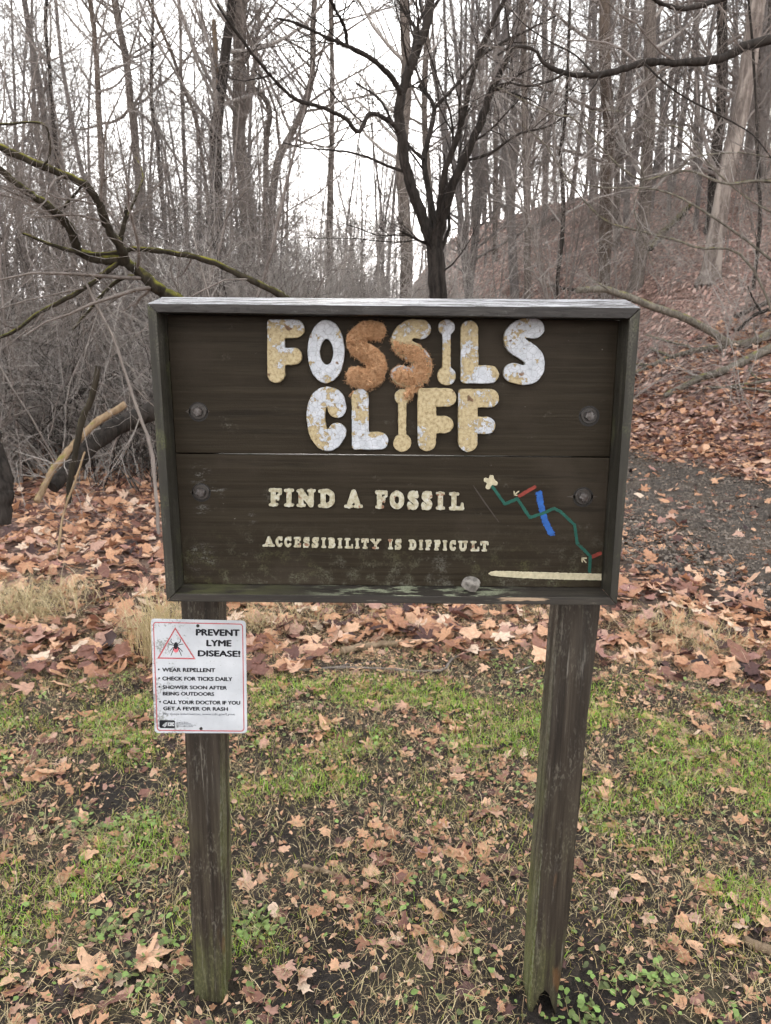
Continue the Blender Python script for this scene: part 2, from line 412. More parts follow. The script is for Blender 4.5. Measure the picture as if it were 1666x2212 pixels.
lw = np.append((np.clip(leaf_w(GX, GY) * .75 * np.clip((RR - 3) / 5, .35, 1), 0, 1)).ravel(), 0)
at = me.attributes.new('mud', 'FLOAT', 'POINT'); at.data.foreach_set('value', np.append(np.clip(pit(GX, GY) * 1.1 * (RR < 5), 0, 1).ravel(), 0).astype(np.float32))
at = me.attributes.new('leafy', 'FLOAT', 'POINT'); at.data.foreach_set('value', lw.astype(np.float32))
ground = tag(add('forest_floor', me, MT['soil']), 'woodland ground of dark soil and leaves', None, None, 'structure')

# path
n = 60; t = np.linspace(0, 1, n)
A, _ = smooth_line(np.c_[_pn, np.zeros(len(_pn))], np.zeros(len(_pn)), n); B, _ = smooth_line(np.c_[_pf, np.zeros(len(_pf))], np.zeros(len(_pf)), n)
k = 14; s = np.linspace(0, 1, k)
P = A[:, None, :] * (1 - s)[None, :, None] + B[:, None, :] * s[None, :, None]
edge = (np.minimum(s, 1 - s) < .01)[None, :]
P[..., :2] += np.where(edge[..., None], (fbm(P[..., 0] * 3, P[..., 1] * 3, 41)[..., None] - .5) * .5, 0)
mid = np.clip(np.minimum(s, 1 - s) * 6, 0, 1)[None, :]
P[..., 2] = terrain(P[..., 0], P[..., 1]) + .022 * mid - .02 * (1 - mid)
i = np.arange(n - 1)[:, None] * k; j = np.arange(k - 1)[None, :]
F = np.stack([i + j, i + j + 1, i + k + j + 1, i + k + j], -1).reshape(-1, 4)
tag(add('dirt_path', mesh_np('dirt_path', P.reshape(-1, 3), [F]), MT['path']), 'dark trodden mud and gravel path', None, None, 'structure')

# ------------------------------------------------------------------ 2D shapes: distance fields, outlines, solids
def cap(X, Y, a, b, r):
    ax, ay = a; bx, by = b; dx, dy = bx - ax, by - ay; L = dx * dx + dy * dy + 1e-9
    t = np.clip(((X - ax) * dx + (Y - ay) * dy) / L, 0, 1)
    return np.hypot(X - ax - dx * t, Y - ay - dy * t) - r
def boxd(X, Y, x0, y0, x1, y1, r=0):
    qx = np.abs(X - (x0 + x1) / 2) - (x1 - x0) / 2 + r; qy = np.abs(Y - (y0 + y1) / 2) - (y1 - y0) / 2 + r
    return np.hypot(np.maximum(qx, 0), np.maximum(qy, 0)) + np.minimum(np.maximum(qx, qy), 0) - r
def poly(X, Y, pts, r, closed=False):
    d = np.full(X.shape, 1e9); pts = list(pts) + ([pts[0]] if closed else [])
    for a, b in zip(pts[:-1], pts[1:]): d = np.minimum(d, cap(X, Y, a, b, r))
    return d
def spl(pts, n=24):
    P, _ = smooth_line(np.c_[np.array(pts, float), np.zeros(len(pts))], np.zeros(len(pts)), n); return [tuple(p[:2]) for p in P]
def contours(fun, x0, y0, x1, y1, step):
    xs = np.arange(x0, x1 + step, step); ys = np.arange(y0, y1 + step, step)
    X, Y = np.meshgrid(xs, ys, indexing='ij'); D = fun(X, Y) + 1e-6
    seg = {}
    ins = D < 0
    nx, ny = D.shape
    cells = np.argwhere((ins[:-1, :-1].astype(int) + ins[1:, :-1] + ins[1:, 1:] + ins[:-1, 1:]) % 4 != 0)
    def pt(key):
        i, j, ax = key
        if ax == 0: a, b = D[i, j], D[i + 1, j]; t = a / (a - b); return (xs[i] + step * t, ys[j])
        a, b = D[i, j], D[i, j + 1]; t = a / (a - b); return (xs[i], ys[j] + step * t)
    for i, j in cells:
        c = [ins[i, j], ins[i + 1, j], ins[i + 1, j + 1], ins[i, j + 1]]
        e = [(i, j, 0), (i + 1, j, 1), (i, j + 1, 0), (i, j, 1)]
        cr = [k for k in range(4) if c[k] != c[(k + 1) % 4]]
        if len(cr) == 2: prs = [(cr[0], cr[1])]
        else: prs = [(0, 3), (1, 2)] if c[0] else [(0, 1), (2, 3)]
        for p, q in prs:
            seg.setdefault(e[p], []).append(e[q]); seg.setdefault(e[q], []).append(e[p])
    loops = []; seen = set()
    for k0 in list(seen ^ set(seg)):
        if k0 in seen: continue
        lp = [k0]; seen.add(k0); cur = k0; prev = None
        while True:
            nx_ = [q for q in seg[cur] if q not in seen]
            if not nx_: break
            prev, cur = cur, nx_[0]; seen.add(cur); lp.append(cur)
        if len(lp) > 5:
            P = np.array([pt(k) for k in lp]); 
            for _ in range(2): P = (np.roll(P, 1, 0) + 2 * P + np.roll(P, -1, 0)) / 4
            keep = [0]
            for q in range(1, len(P)):
                if np.linalg.norm(P[q] - P[keep[-1]]) > step * .8: keep.append(q)
            loops.append(P[keep])
    return loops
def area(P): x, y = P[:, 0], P[:, 1]; return .5 * np.sum(x * np.roll(y, -1) - np.roll(x, -1) * y)
def solid(name, loops, Yb, t, bev=0.0, mp=None):
    """extrude photo-plane outlines standing on the plane y=Yb towards the viewer by t metres"""
    mp = mp or (lambda q: q)
    loops = [np.asarray(l, float) for l in loops]
    big = max(range(len(loops)), key=lambda k: abs(area(loops[k])))
    g = Geo(); fr = []; start = 0; V = []; F = []
    outer = [l for l in loops]
    ring = []
    for k, l in enumerate(outer):
        inside_n = sum(1 for q, o in enumerate(outer) if q != k and _inside(l[0], o))
        hole = inside_n % 2 == 1
        if (area(l) > 0) == hole: l = l[::-1]
        nrm = np.roll(l, -1, 0) - np.roll(l, 1, 0); nrm = unit(np.c_[-nrm[:, 1], nrm[:, 0]])   # points inward
        ins_ = l + nrm * bev
        wb = at_y(*mp(l).T, Yb); wi = at_y(*mp(ins_).T, Yb)
        lay = [wb.copy()]
        if bev > 0:
            m = wb.copy(); bw = np.linalg.norm(wb - wi, axis=1).mean(); m[:, 1] -= max(t - bw, t * .4); lay.append(m)
            m = (wb * .3 + wi * .7); m[:, 1] -= t - bw * .25; lay.append(m)
        m = wi.copy(); m[:, 1] -= t; lay.append(m)
        n = len(l); q = np.arange(n); q2 = (q + 1) % n
        for a in range(len(lay) - 1):
            F.append(np.stack([start + a * n + q, start + a * n + q2, start + (a + 1) * n + q2, start + (a + 1) * n + q], -1))
        V += lay; ring.append((start + (len(lay) - 1) * n, m, hole, l)); start += n * len(lay)
    V = np.vstack(V); T = []
    for (s0, m, hole, l) in ring:
        if hole: continue
        hs_ = [(s1, m1) for (s1, m1, h1, l1) in ring if h1 and _inside(l1[0], l)]
        ids = np.concatenate([np.arange(s0, s0 + len(m))] + [np.arange(s1, s1 + len(m1)) for s1, m1 in hs_])
        pl = [[Vector((p[0], p[2], 0)) for p in mm] for mm in [m] + [x[1] for x in hs_]]
        T += [[ids[a], ids[b], ids[c]] for a, b, c in tessellate_polygon(pl)]
    T = np.array(T)
    a, b, c = V[T[:, 0]], V[T[:, 1]], V[T[:, 2]]
    fl = np.cross(b - a, c - a)[:, 1] > 0; T[fl] = T[fl][:, ::-1]
    return mesh_np(name, V, [np.concatenate(F), T], False)
def _inside(p, l):
    x, y = p; n = len(l); c = False; j = n - 1
    for i in range(n):
        if (l[i][1] > y) != (l[j][1] > y) and x < (l[j][0] - l[i][0]) * (y - l[i][1]) / (l[j][1] - l[i][1]) + l[i][0]: c = not c
        j = i
    return c
def zoomer(ox, oy, k): return lambda p: np.asarray(p, float) * k + np.array([ox, oy])
Z1, Z2, Z3, Z4, Z5 = zoomer(303.7, 639.9, .3385), zoomer(813.4, 639.9, .3581), zoomer(303.7, 965.3, .3385), zoomer(813.4, 965.3, .3581), zoomer(303.7, 1312.4, .1498)

# ------------------------------------------------------------------ sign materials
MT['frame_x'] = wood_mat('frame_wood_level', 0, (.046, .039, .031), (.16, .145, .12), .25, .55, 1.0)
MT['frame_z'] = wood_mat('frame_wood_upright', 2, (.032, .029, .022), (.15, .14, .112), .5, .8, 2.0)
def plank_mat(name, low, seed):
    m = Mat(name, .62, .10)
    g = m.noise(1, 6, m.co((2.4, 95, 95), (seed, 0, 0)), .7, .25); big = m.noise(5, 5, m.co((1, 1, 1), (seed, 0, 0))); fine = m.noise(330, 3)
    c = m.ramp(g, [(.25, (.015, .0113, .0071)), (.5, (.0265, .0203, .0131)), (.78, (.043, .035, .023))])
    c = m.mix(m.sstep(big, .45, .75), c, (.042, .033, .024))
    w = m.math('MULTIPLY', m.sstep(m.noise(17, 6, m.co((.8, 1, 1.2)), .7), .60, .78), m.sstep(fine, .42, .62))
    c = m.mix(m.math('MULTIPLY', w, .55), c, (.15, .14, .115))
    dk = m.sstep(m.noise(1, 5, m.co((2.2, 30, 34), (seed, 4, 2)), .7), .56, .72)
    c = m.mix(m.math('MULTIPLY', dk, .6), c, (.010, .008, .006))
    if low:
        z = m.sep()[2]
        k = m.math('MULTIPLY', m.sstep(z, 1.18, 1.02), m.sstep(m.noise(30, 6, None, .72), .46, .66))
        k = m.math('MULTIPLY', k, m.sstep(fine, .36, .6))
        c = m.mix(m.math('MULTIPLY', k, .55), c, m.ramp(m.noise(9, 3), [(.35, (.105, .105, .045)), (.65, (.17, .165, .14))]))
        for (px, py, r) in ((432, 1025, .030), (437, 1205, .042), (548, 1117, .016), (470, 1060, .022), (437, 1105, .022)):
            p = at_y(px, py, 1.462)
            d = m.n('ShaderNodeVectorMath', operation='DISTANCE', i_0=m.co(), i_1=tuple(p)).outputs['Value']
            q = m.math('MULTIPLY', m.sstep(d, r, r * .3), m.sstep(m.noise(1, 5, m.co((26, 60, 90), (px, 0, 0)), .7), .50, .62))
            q = m.math('MULTIPLY', q, m.sstep(fine, .38, .55))
            c = m.mix(m.math('MULTIPLY', q, .5), c, (.20, .195, .18))
    s = m.sstep(m.noise(150, 2, m.co((.6, 1, 1))), .77, .81)
    c = m.mix(m.math('MULTIPLY', s, .5), c, (.26, .25, .22))
    m.color(c).rough(m.ramp(big, [(.3, .42), (.7, .62)])).bump(m.math('ADD', g, m.math('MULTIPLY', fine, .25)), .6, .0016)
    return m.m
MT['plank_up'] = plank_mat('plank_brown_upper', False, 4.0); MT['plank_low'] = plank_mat('plank_brown_lower', True, 9.0)
# weathered top board: grey bare wood with remains of white paint on its upper side
m = Mat('frame_top_peeling', .6, .3)
g = m.noise(1, 6, m.co((5, 90, 90)), .7, .2); nz = m.normal()[2]; fine = m.noise(300, 3)
c = m.ramp(g, [(.25, (.022, .020, .019)), (.5, (.042, .037, .034)), (.75, (.075, .068, .062))])
wh = m.sstep(m.noise(1, 7, m.co((11, 170, 120), (3, 1, 0)), .75, .6), .47, .52)
up = m.sstep(nz, .25, .6)
c = m.mix(m.math('MULTIPLY', wh, up), c, m.ramp(g, [(.3, (.26, .25, .245)), (.6, (.50, .505, .53))]))
k = m.math('MULTIPLY', m.sstep(m.noise(26, 6, m.co((.5, 1, 2)), .72), .56, .70), m.sstep(fine, .4, .6))
c = m.mix(m.math('MULTIPLY', k, .6), c, (.20, .20, .18))
m.color(c).bump(m.math('ADD', g, wh), .6, .002); MT['frame_top'] = m.m
# ledge board with lichen and a bare chip
m = Mat('frame_ledge_lichen', .6, .35)
g = m.noise(1, 6, m.co((4, 80, 80)), .7, .2); fine = m.noise(300, 3); nz = m.normal()[2]; P = m.sep()
c = m.ramp(g, [(.25, (.016, .014, .012)), (.5, (.032, .027, .022)), (.75, (.055, .047, .036))])
up = m.sstep(nz, .3, .7)
li = m.math('MULTIPLY', m.sstep(m.noise(38, 5, m.co((.45, 1, 1)), .7), .49, .56), m.math('MULTIPLY', m.sstep(P[0], -.22, -.02), m.sstep(P[0], .30, .20)))
c = m.mix(m.math('MULTIPLY', m.math('MULTIPLY', li, up), .85), c, m.ramp(fine, [(.3, (.13, .145, .08)), (.6, (.36, .38, .27)), (.8, (.50, .50, .40))]))
gr = m.math('MULTIPLY', m.sstep(m.noise(20, 5, m.co((.4, 1, 1)), .65), .42, .58), m.math('MULTIPLY', up, m.sstep(P[0], -.10, -.32)))
c = m.mix(m.math('MULTIPLY', gr, .7), c, (.10, .10, .045))
e = m.math('MULTIPLY', m.sstep(m.noise(1, 4, m.co((16, 120, 260)), .6), .60, .66), m.sstep(fine, .35, .5))
c = m.mix(m.math('MULTIPLY', e, .5), c, (.16, .14, .115))
pc = at_y(1130, 1294, 1.40)
dx = m.math('ABSOLUTE', m.math('SUBTRACT', P[0], float(pc[0]))); dz = m.math('ABSOLUTE', m.math('SUBTRACT', P[2], float(pc[2])))
ch = m.math('MULTIPLY', m.sstep(m.math('ADD', dx, m.math('MULTIPLY', m.noise(1, 4, m.co((50, 50, 300))), .05)), .075, .06), m.sstep(m.math('ADD', dz, m.math('MULTIPLY', m.noise(1, 5, m.co((40, 90, 260)), .7), .014)), .0118, .0098))
ch = m.math('MULTIPLY', ch, m.sstep(nz, .3, .1))
c = m.mix(ch, c, m.ramp(g, [(.3, (.25, .17, .11)), (.6, (.46, .34, .23))]))
m.color(c).bump(g, .5, .002); MT['frame_ledge'] = m.m
def post_mat(name, side, seed):
    m = Mat(name, .6, .3)
    g = m.noise(1, 7, m.co((75, 75, 2.6), (seed, 0, 0)), .68, .25); big = m.noise(6, 5, m.co((1, 1, .5), (seed, 2, 0)), .6); fine = m.noise(240, 4, m.co((1, 1, .35)))
    c = m.ramp(g, [(.28, (.011, .008, .006)), (.48, (.033, .025, .018)), (.72, (.072, .057, .042))])
    c = m.mix(m.math('MULTIPLY', m.sstep(big, .48, .7), .5), c, (.055, .05, .043))
    st = m.math('MULTIPLY', m.sstep(m.noise(1, 5, m.co((120, 120, 7), (seed, 1, 1)), .7), .56, .70), m.sstep(m.noise(8, 4, m.co((1, 1, .5), (0, seed, 0))), .44, .62))
    c = m.mix(m.math('MULTIPLY', st, .75), c, (.23, .21, .18))
    bl = m.math('MULTIPLY', m.sstep(fine, .5, .66), m.sstep(m.noise(22, 4, m.co((1, 1, .4), (seed, 5, 1)), .65), .45, .62))
    c = m.mix(m.math('MULTIPLY', bl, .6), c, (.14, .125, .10))
    P = m.sep(); N = m.normal(); z = P[2]
    lowz = m.sstep(z, .62, .08)
    nx = m.math('MULTIPLY', N[0], side)                 # the face turned to the middle of the sign
    sideface = m.sstep(nx, .15, .6)
    al = m.math('MULTIPLY', m.math('ADD', m.math('MULTIPLY', sideface, .55), m.math('MULTIPLY', lowz, .25)), 1.5)
    al = m.math('MULTIPLY', al, m.sstep(m.math('ADD', m.math('MULTIPLY', g, .5), m.math('MULTIPLY', big, .55)), .44, .62))
    c = m.mix(m.math('MINIMUM', m.math('MULTIPLY', al, m.sstep(z, .95, .15)), .9), c, m.ramp(fine, [(.3, (.060, .070, .018)), (.7, (.17, .185, .055))]))
    gl = m.math('MULTIPLY', m.math('MULTIPLY', sideface, .8), m.sstep(fine, .42, .62))
    c = m.mix(m.math('MULTIPLY', gl, m.sstep(g, .42, .62)), c, (.17, .165, .135))
    ru = m.math('MULTIPLY', m.sstep(m.noise(1, 3, m.co((18, 18, 5), (seed + 7, 0, 0))), .64, .74), m.sstep(z, .5, .3))
    c = m.mix(m.math('MULTIPLY', ru, .6), c, (.13, .065, .025))
    sp = m.sstep(m.noise(420, 1), .75, .80); c = m.mix(m.math('MULTIPLY', sp, .4), c, (.25, .23, .2))
    m.color(c).bump(m.math('ADD', g, m.math('MULTIPLY', fine, .3)), .7, .003)
    return m.m
MT['post_l'] = post_mat('post_wood_left', 1.0, 1.0); MT['post_r'] = post_mat('post_wood_right', -1.0, 6.0)
def letter_mat(name, white, seed, holes=1.0):
    m = Mat(name, .5, .35)
    co = m.co((1, 1, 1), (seed, 0, seed * .3))
    n = m.noise(26, 6, co, .68); fine = m.noise(160, 4, co, .6); P = m.sep()
    n = m.math('ADD', n, m.math('MULTIPLY', m.math('SUBTRACT', m.noise(9, 2, co), .5), .5))
    w = m.sstep(m.math('ADD', n, m.math('MULTIPLY', m.math('SUBTRACT', fine, .5), .35)), .60 - white, .63 - white)
    cream = m.ramp(fine, [(.3, (.22, .165, .08)), (.5, (.42, .335, .19)), (.75, (.53, .45, .29))])
    paint = m.ramp(m.noise(60, 3), [(.3, (.40, .42, .45)), (.7, (.56, .58, .62))])
    cr = m.sstep(m.voro(95, 'DISTANCE_TO_EDGE', m.n('ShaderNodeVectorMath', operation='MULTIPLY_ADD', i_0=m.n('ShaderNodeTexNoise', i_Vector=co, i_Scale=60.0).outputs['Color'], i_1=(.012, .012, .012), i_2=co).outputs[0]), .06, .02)
    paint = m.mix(m.math('MULTIPLY', cr, .6), paint, (.24, .24, .26))
    c = m.mix(w, cream, paint)
    ed = m.math('MULTIPLY', m.math('SUBTRACT', m.sstep(m.math('ADD', n, m.math('MULTIPLY', m.math('SUBTRACT', fine, .5), .35)), .575 - white, .60 - white), w), .5)
    c = m.mix(m.math('MAXIMUM', ed, 0.0), c, (.25, .19, .10))
    h = m.sstep(m.noise(34, 2, m.co((1, 1, 1), (seed * 3, 1, 4))), .705 - .02 * holes, .73)
    c = m.mix(h, c, m.ramp(fine, [(.35, (.05, .03, .018)), (.65, (.22, .12, .06))]))
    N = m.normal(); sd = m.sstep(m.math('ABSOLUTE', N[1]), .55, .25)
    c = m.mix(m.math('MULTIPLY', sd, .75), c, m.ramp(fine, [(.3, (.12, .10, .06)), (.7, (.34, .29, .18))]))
    m.color(c).bump(m.math('ADD', m.math('MULTIPLY', w, .8), fine), .6, .0015)
    return m.m
for q in range(12): MT['letter%d' % q] = letter_mat('letter_paint_%d' % q, [.10, .24, 0, .06, .10, .12, .21, .15, .14, .0, .03, .10][q], 1.37 * q + .4)
m = Mat('small_letter_paint', .55, .3)
n = m.noise(120, 5, None, .7)
c = m.ramp(n, [(.25, (.14, .10, .06)), (.4, (.32, .285, .19)), (.55, (.46, .43, .32)), (.75, (.56, .57, .56))])
c = m.mix(m.sstep(m.noise(50, 3), .60, .66), c, (.24, .13, .08))
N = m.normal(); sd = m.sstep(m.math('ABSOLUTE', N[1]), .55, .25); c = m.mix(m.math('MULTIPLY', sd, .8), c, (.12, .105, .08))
m.color(c).bump(n, .6, .001); MT['letter_small'] = m.m
m = Mat('exposed_fibre', .95, .1); n = m.noise(130, 5, None, .7)
m.color(m.ramp(n, [(.3, (.40, .20, .10)), (.5, (.72, .43, .24)), (.75, (.88, .64, .42))])).bump(n, 1.0, .004); MT['fibre'] = m.m
m = Mat('bolt_steel', .42, .5); n = m.noise(120, 4); m.b.inputs['Metallic'].default_value = .55
m.color(m.ramp(n, [(.3, (.04, .026, .02)), (.55, (.11, .10, .095)), (.8, (.24, .23, .22))])).bump(n, .4, .001); MT['steel'] = m.m
MT['washer'] = plain('washer_painted', (.030, .025, .021), .35, .4, 90, .5, .4)
def worn(name, col):
    m = Mat(name, .6, .25); n = m.noise(70, 5, None, .7); g = m.noise(1, 5, m.co((8, 200, 200)), .7)
    c = m.ramp(n, [(.3, tuple(v * .65 for v in col)), (.7, tuple(v * 1.3 for v in col))])
    m.color(m.mix(m.math('MULTIPLY', m.sstep(m.math('ADD', m.math('MULTIPLY', n, .5), m.math('MULTIPLY', g, .6)), .60, .70), .75), c, (.024, .019, .013))).bump(g, .4, .001)
    return m.m
MT['ring_shadow'] = plain('painted_ring_shadow', (.008, .0065, .005), .45, .4, 150, .4)  # near-black colour painting the ring of shadow round the bolt washers
MT['paint_green'] = worn('paint_green', (.014, .082, .060))
MT['paint_blue'] = worn('paint_blue', (.025, .10, .34))
MT['paint_red'] = worn('paint_red', (.22, .040, .028))
MT['paint_cream'] = plain('paint_cream', (.46, .41, .28), .6, .2, 130, bump=.3)
MT['scratch'] = plain('bare_scratch', (.055, .045, .037), .8, .3, 200)

# ------------------------------------------------------------------ the sign
YF, YP, YB = 1.400, 1.462, 1.4835
sign = empty('trail_sign', (0, 1.52, 0), 'dark brown wooden trail sign on two posts with raised peeling cream letters', 'sign')
import bmesh
def prism(name, front, yf, yb, bevel=.0016, seg=2, back_lift=(0, 0, 0, 0), gap=0.0):
    """front: four (x,z) corners; straight back from yf to yb"""
    bm = bmesh.new(); f = np.array(front, float); c = f.mean(0)
    a = [bm.verts.new((p[0], yf, p[1])) for p in f]; b = [bm.verts.new((p[0], yb, p[1] + l)) for p, l in zip(f, back_lift)]
    bm.faces.new(a); bm.faces.new(b[::-1])
    for i in range(4): bm.faces.new((a[i], b[i], b[(i + 1) % 4], a[(i + 1) % 4]))
    bmesh.ops.recalc_face_normals(bm, faces=bm.faces)
    bmesh.ops.bevel(bm, geom=list(bm.edges), offset=bevel, segments=seg, profile=.6, affect='EDGES')
    me = bpy.data.meshes.new(name); bm.to_mesh(me); bm.free(); return me
def xz(x, y, Y): p = at_y(x, y, Y); return np.array([p[0], p[2]])
oTL, oTR, oBR, oBL = xz(317.5, 655.5, YF), xz(1385, 664.5, YF), xz(1333, 1308, YF), xz(360, 1299.5, YF)
iTL, iTR, iBR, iBL = xz(338, 674.5, YF), xz(1361, 688, YF), xz(1318.5, 1291, YF), xz(378.5, 1282.5, YF)
def pull(q, e=.0006):
    q = np.array(q); c = q.mean(0); d = c - q; return q + d / np.linalg.norm(d, axis=1)[:, None] * e
add('frame_board', prism('frame_board', pull([oTL, oTR, iTR, iTL]), YF, YB + .008, back_lift=(.018, .021, .0, .0)), MT['frame_top'], sign, 'top frame board with white paint peeling off its upper side')
add('frame_board', prism('frame_board', pull([oBL, oBR, iBR, iBL]), YF, YB + .003), MT['frame_ledge'], sign, 'bottom frame board with lichen on its ledge')
add('frame_board', prism('frame_board', pull([oTL, iTL, iBL, oBL]), YF, YB + .001), MT['frame_z'], sign, 'left frame board')
add('frame_board', prism('frame_board', pull([oTR, iTR, iBR, oBR]), YF, YB + .001), MT['frame_z'], sign, 'right frame board')
sl, sr = xz(383, 979.3, YP), xz(1319, 988, YP)
e = .0008
sl[0] = np.interp(sl[1], [iBL[1], iTL[1]], [iBL[0], iTL[0]]) + e; sr[0] = np.interp(sr[1], [iBR[1], iTR[1]], [iBR[0], iTR[0]]) - e
pk_up = add('plank', prism('plank', [iTL + (e, -e), iTR + (-e, -e), sr + (0, .0012), sl + (0, .0012)], YP, YB, .0018), MT['plank_up'], sign, 'upper plank carrying the big letters')
pk_lo = add('plank', prism('plank', [sl - (0, .0012), sr - (0, .0012), iBR + (-e, e), iBL + (e, e)], YP, YB, .0014), MT['plank_low'], sign, 'lower plank with small letters and a painted trail map')

def post(name, side, xl, xr, ztop, notch, seed):
    """xl, xr: ((px top),(px bottom)) of the front face edges; notch: lower edge as a function of the place round the post"""
    t0, t1 = at_y(*xl[0], YB + .003), at_y(*xl[1], YB + .003); u0, u1 = at_y(*xr[0], YB + .003), at_y(*xr[1], YB + .003)
    def xs(z, a, b): return b[0] + (a[0] - b[0]) * (z - b[2]) / (a[2] - b[2])
    dep = .089; r = .007; per = []
    y0, y1 = YB + .003, YB + .003 + dep
    for k in range(7): per.append((k / 6, 0.0, 'f'))
    for k in range(1, 7): per.append((1.0, k / 6, 's'))
    for k in range(1, 7): per.append((1 - k / 6, 1.0, 'b'))
    for k in range(1, 6): per.append((0.0, 1 - k / 6, 's'))
    # split each side finer near the corners for a rounded edge
    def edge(v): return np.array([0, .012, .04, .09, .2, .35, .5, .65, .8, .91, .96, .988])[v]
    per = [(edge(k), 0.0) for k in range(12)] + [(1.0, edge(k)) for k in range(12)] + [(1 - edge(k), 1.0) for k in range(12)] + [(0.0, 1 - edge(k)) for k in range(12)]
    per = np.array(per); n = len(per)
    H = 110; V = np.zeros((H, n, 3))
    for q in range(n):
        a, b = per[q]
        zb = notch(a, b); zz = zb + (ztop - zb) * (np.linspace(0, 1, H) ** 1.6)
        XL, XR = xs(zz, t0, t1), xs(zz, u0, u1); cx = (XL + XR) / 2; hw = (XR - XL) / 2
        sx, sy = (a - .5) * 2, (b - .5) * 2
        # rounded square
        L = (abs(sx) ** 14 + abs(sy) ** 14) ** (1 / 14.0)
        sx, sy = sx / L, sy / L
        X = cx + sx * hw; Yv = (y0 + y1) / 2 + sy * dep / 2
        w = (vnoise(np.full(H, a * 60 + b * 130), zz * 9 + 40, seed) - .5) * .0028 + (vnoise(np.full(H, a * 17 + b * 31), zz * 3 + 9, seed + 3) - .5) * .003
        w = w - np.clip((.10 - zz) / .10, 0, 1) * .003
        V[:, q] = np.stack([X + sx * w, Yv + sy * w, zz], -1)
    i = np.arange(H - 1)[:, None] * n; j = np.arange(n)[None, :]; j2 = (j + 1) % n
    F = np.stack([i + j, i + j2, i + n + j2, i + n + j], -1).reshape(-1, 4)
    Vf = np.vstack([V.reshape(-1, 3), V[-1].mean(0)[None]]); q = np.arange(n)
    Ft = np.stack([(H - 1) * n + q, (H - 1) * n + (q + 1) % n, np.full(n, len(Vf) - 1)], -1)
    return mesh_np(name, Vf, [F, Ft], True)
def notch_r(a, b):
    z = -.08
    if b < .02:
        k = min(1, max(0, (a - .14) / .22)) * min(1, max(0, (.96 - a) / .34))
        z = -.06 + k * (.052 + .034 * float(vnoise(a * 9.0 + 2, 3.3, 5)) + .012 * float(vnoise(a * 31.0, 1.3, 6)))
    return z
zt = float(iTL[1]) - .03
add('post', post('post', 1, ((391, 1327), (418, 2140)), ((471.5, 1327), (487.5, 2140)), zt, lambda a, b: -.08, 11), MT['post_l'], sign, 'left wooden post')
add('post', post('post', -1, ((1207, 1334.6), (1149, 2060)), ((1294.4, 1334.6), (1221, 2060)), zt, notch_r, 29), MT['post_r'], sign, 'right wooden post with green algae and a rotted foot')

# bolts
def disc(g, c, r, y0, y1, n, rot=0, bev=.0012):
    a = np.arange(n) * 2 * np.pi / n + rot
    rings = [(r, y0), (r, y1 + bev), (r - bev, y1)]
    V = np.concatenate([np.stack([c[0] + q * np.cos(a), np.full(n, y), c[1] + q * np.sin(a)], -1) for q, y in rings] + [[[c[0], y1, c[1]]]])
    i = np.arange(n); j = (i + 1) % n
    for k in range(2): g.add(V[k * n:(k + 2) * n], np.stack([i, j, n + j, n + i], -1))
    g.add(np.vstack([V[2 * n:3 * n], V[-1:]]), np.stack([i, j, np.full(n, n)], -1))
BOLTS = [Z1((370, 735)), Z2((1283, 720)), Z3((388, 288)), Z4((1247, 300))]
for q, b in enumerate(BOLTS):
    c = xz(b[0], b[1], YP)
    g = Geo(); disc(g, c, .0098, YP - .002, YP - .0105, 6, .3 + q, .0012); disc(g, c, .0065, YP - .0105, YP - .0112, 16, 0, .0004)
    o = add('bolt', g.mesh('bolt', False), MT['steel'], sign)
    g = Geo(); disc(g, c, .0162, YP + .001, YP - .0026, 28, 0, .0012)
    add('washer', g.mesh('washer', False), MT['washer'], o)
    g = Geo(); disc(g, c + np.array([0, -.001]), .0192 + .0012 * (q % 2), YP + .001, YP - .0004, 26, 0, .0002)  # thin dark disc, painted shadow round the washer
    add('shadow_ring', g.mesh('shadow_ring', False), MT['ring_shadow'], pk_up if q < 2 else pk_lo)
    for s in (-1, 1):       # chipped wood beside the washers
        pts = np.array([(15, -2), (20, -4), (24, -1), (33 if q == 3 else 26, 0.5), (22, 2), (19, 4.5), (15, 3)], float) * (.85 + .12 * ((q * 7 + s) % 3)) * (s, 1) + b
        if q in (1,) and s == 1: continue
        add('wood_chip_mark', solid('wood_chip_mark', [pts], YP, .0004), MT['scratch'], pk_up if q < 2 else pk_lo)

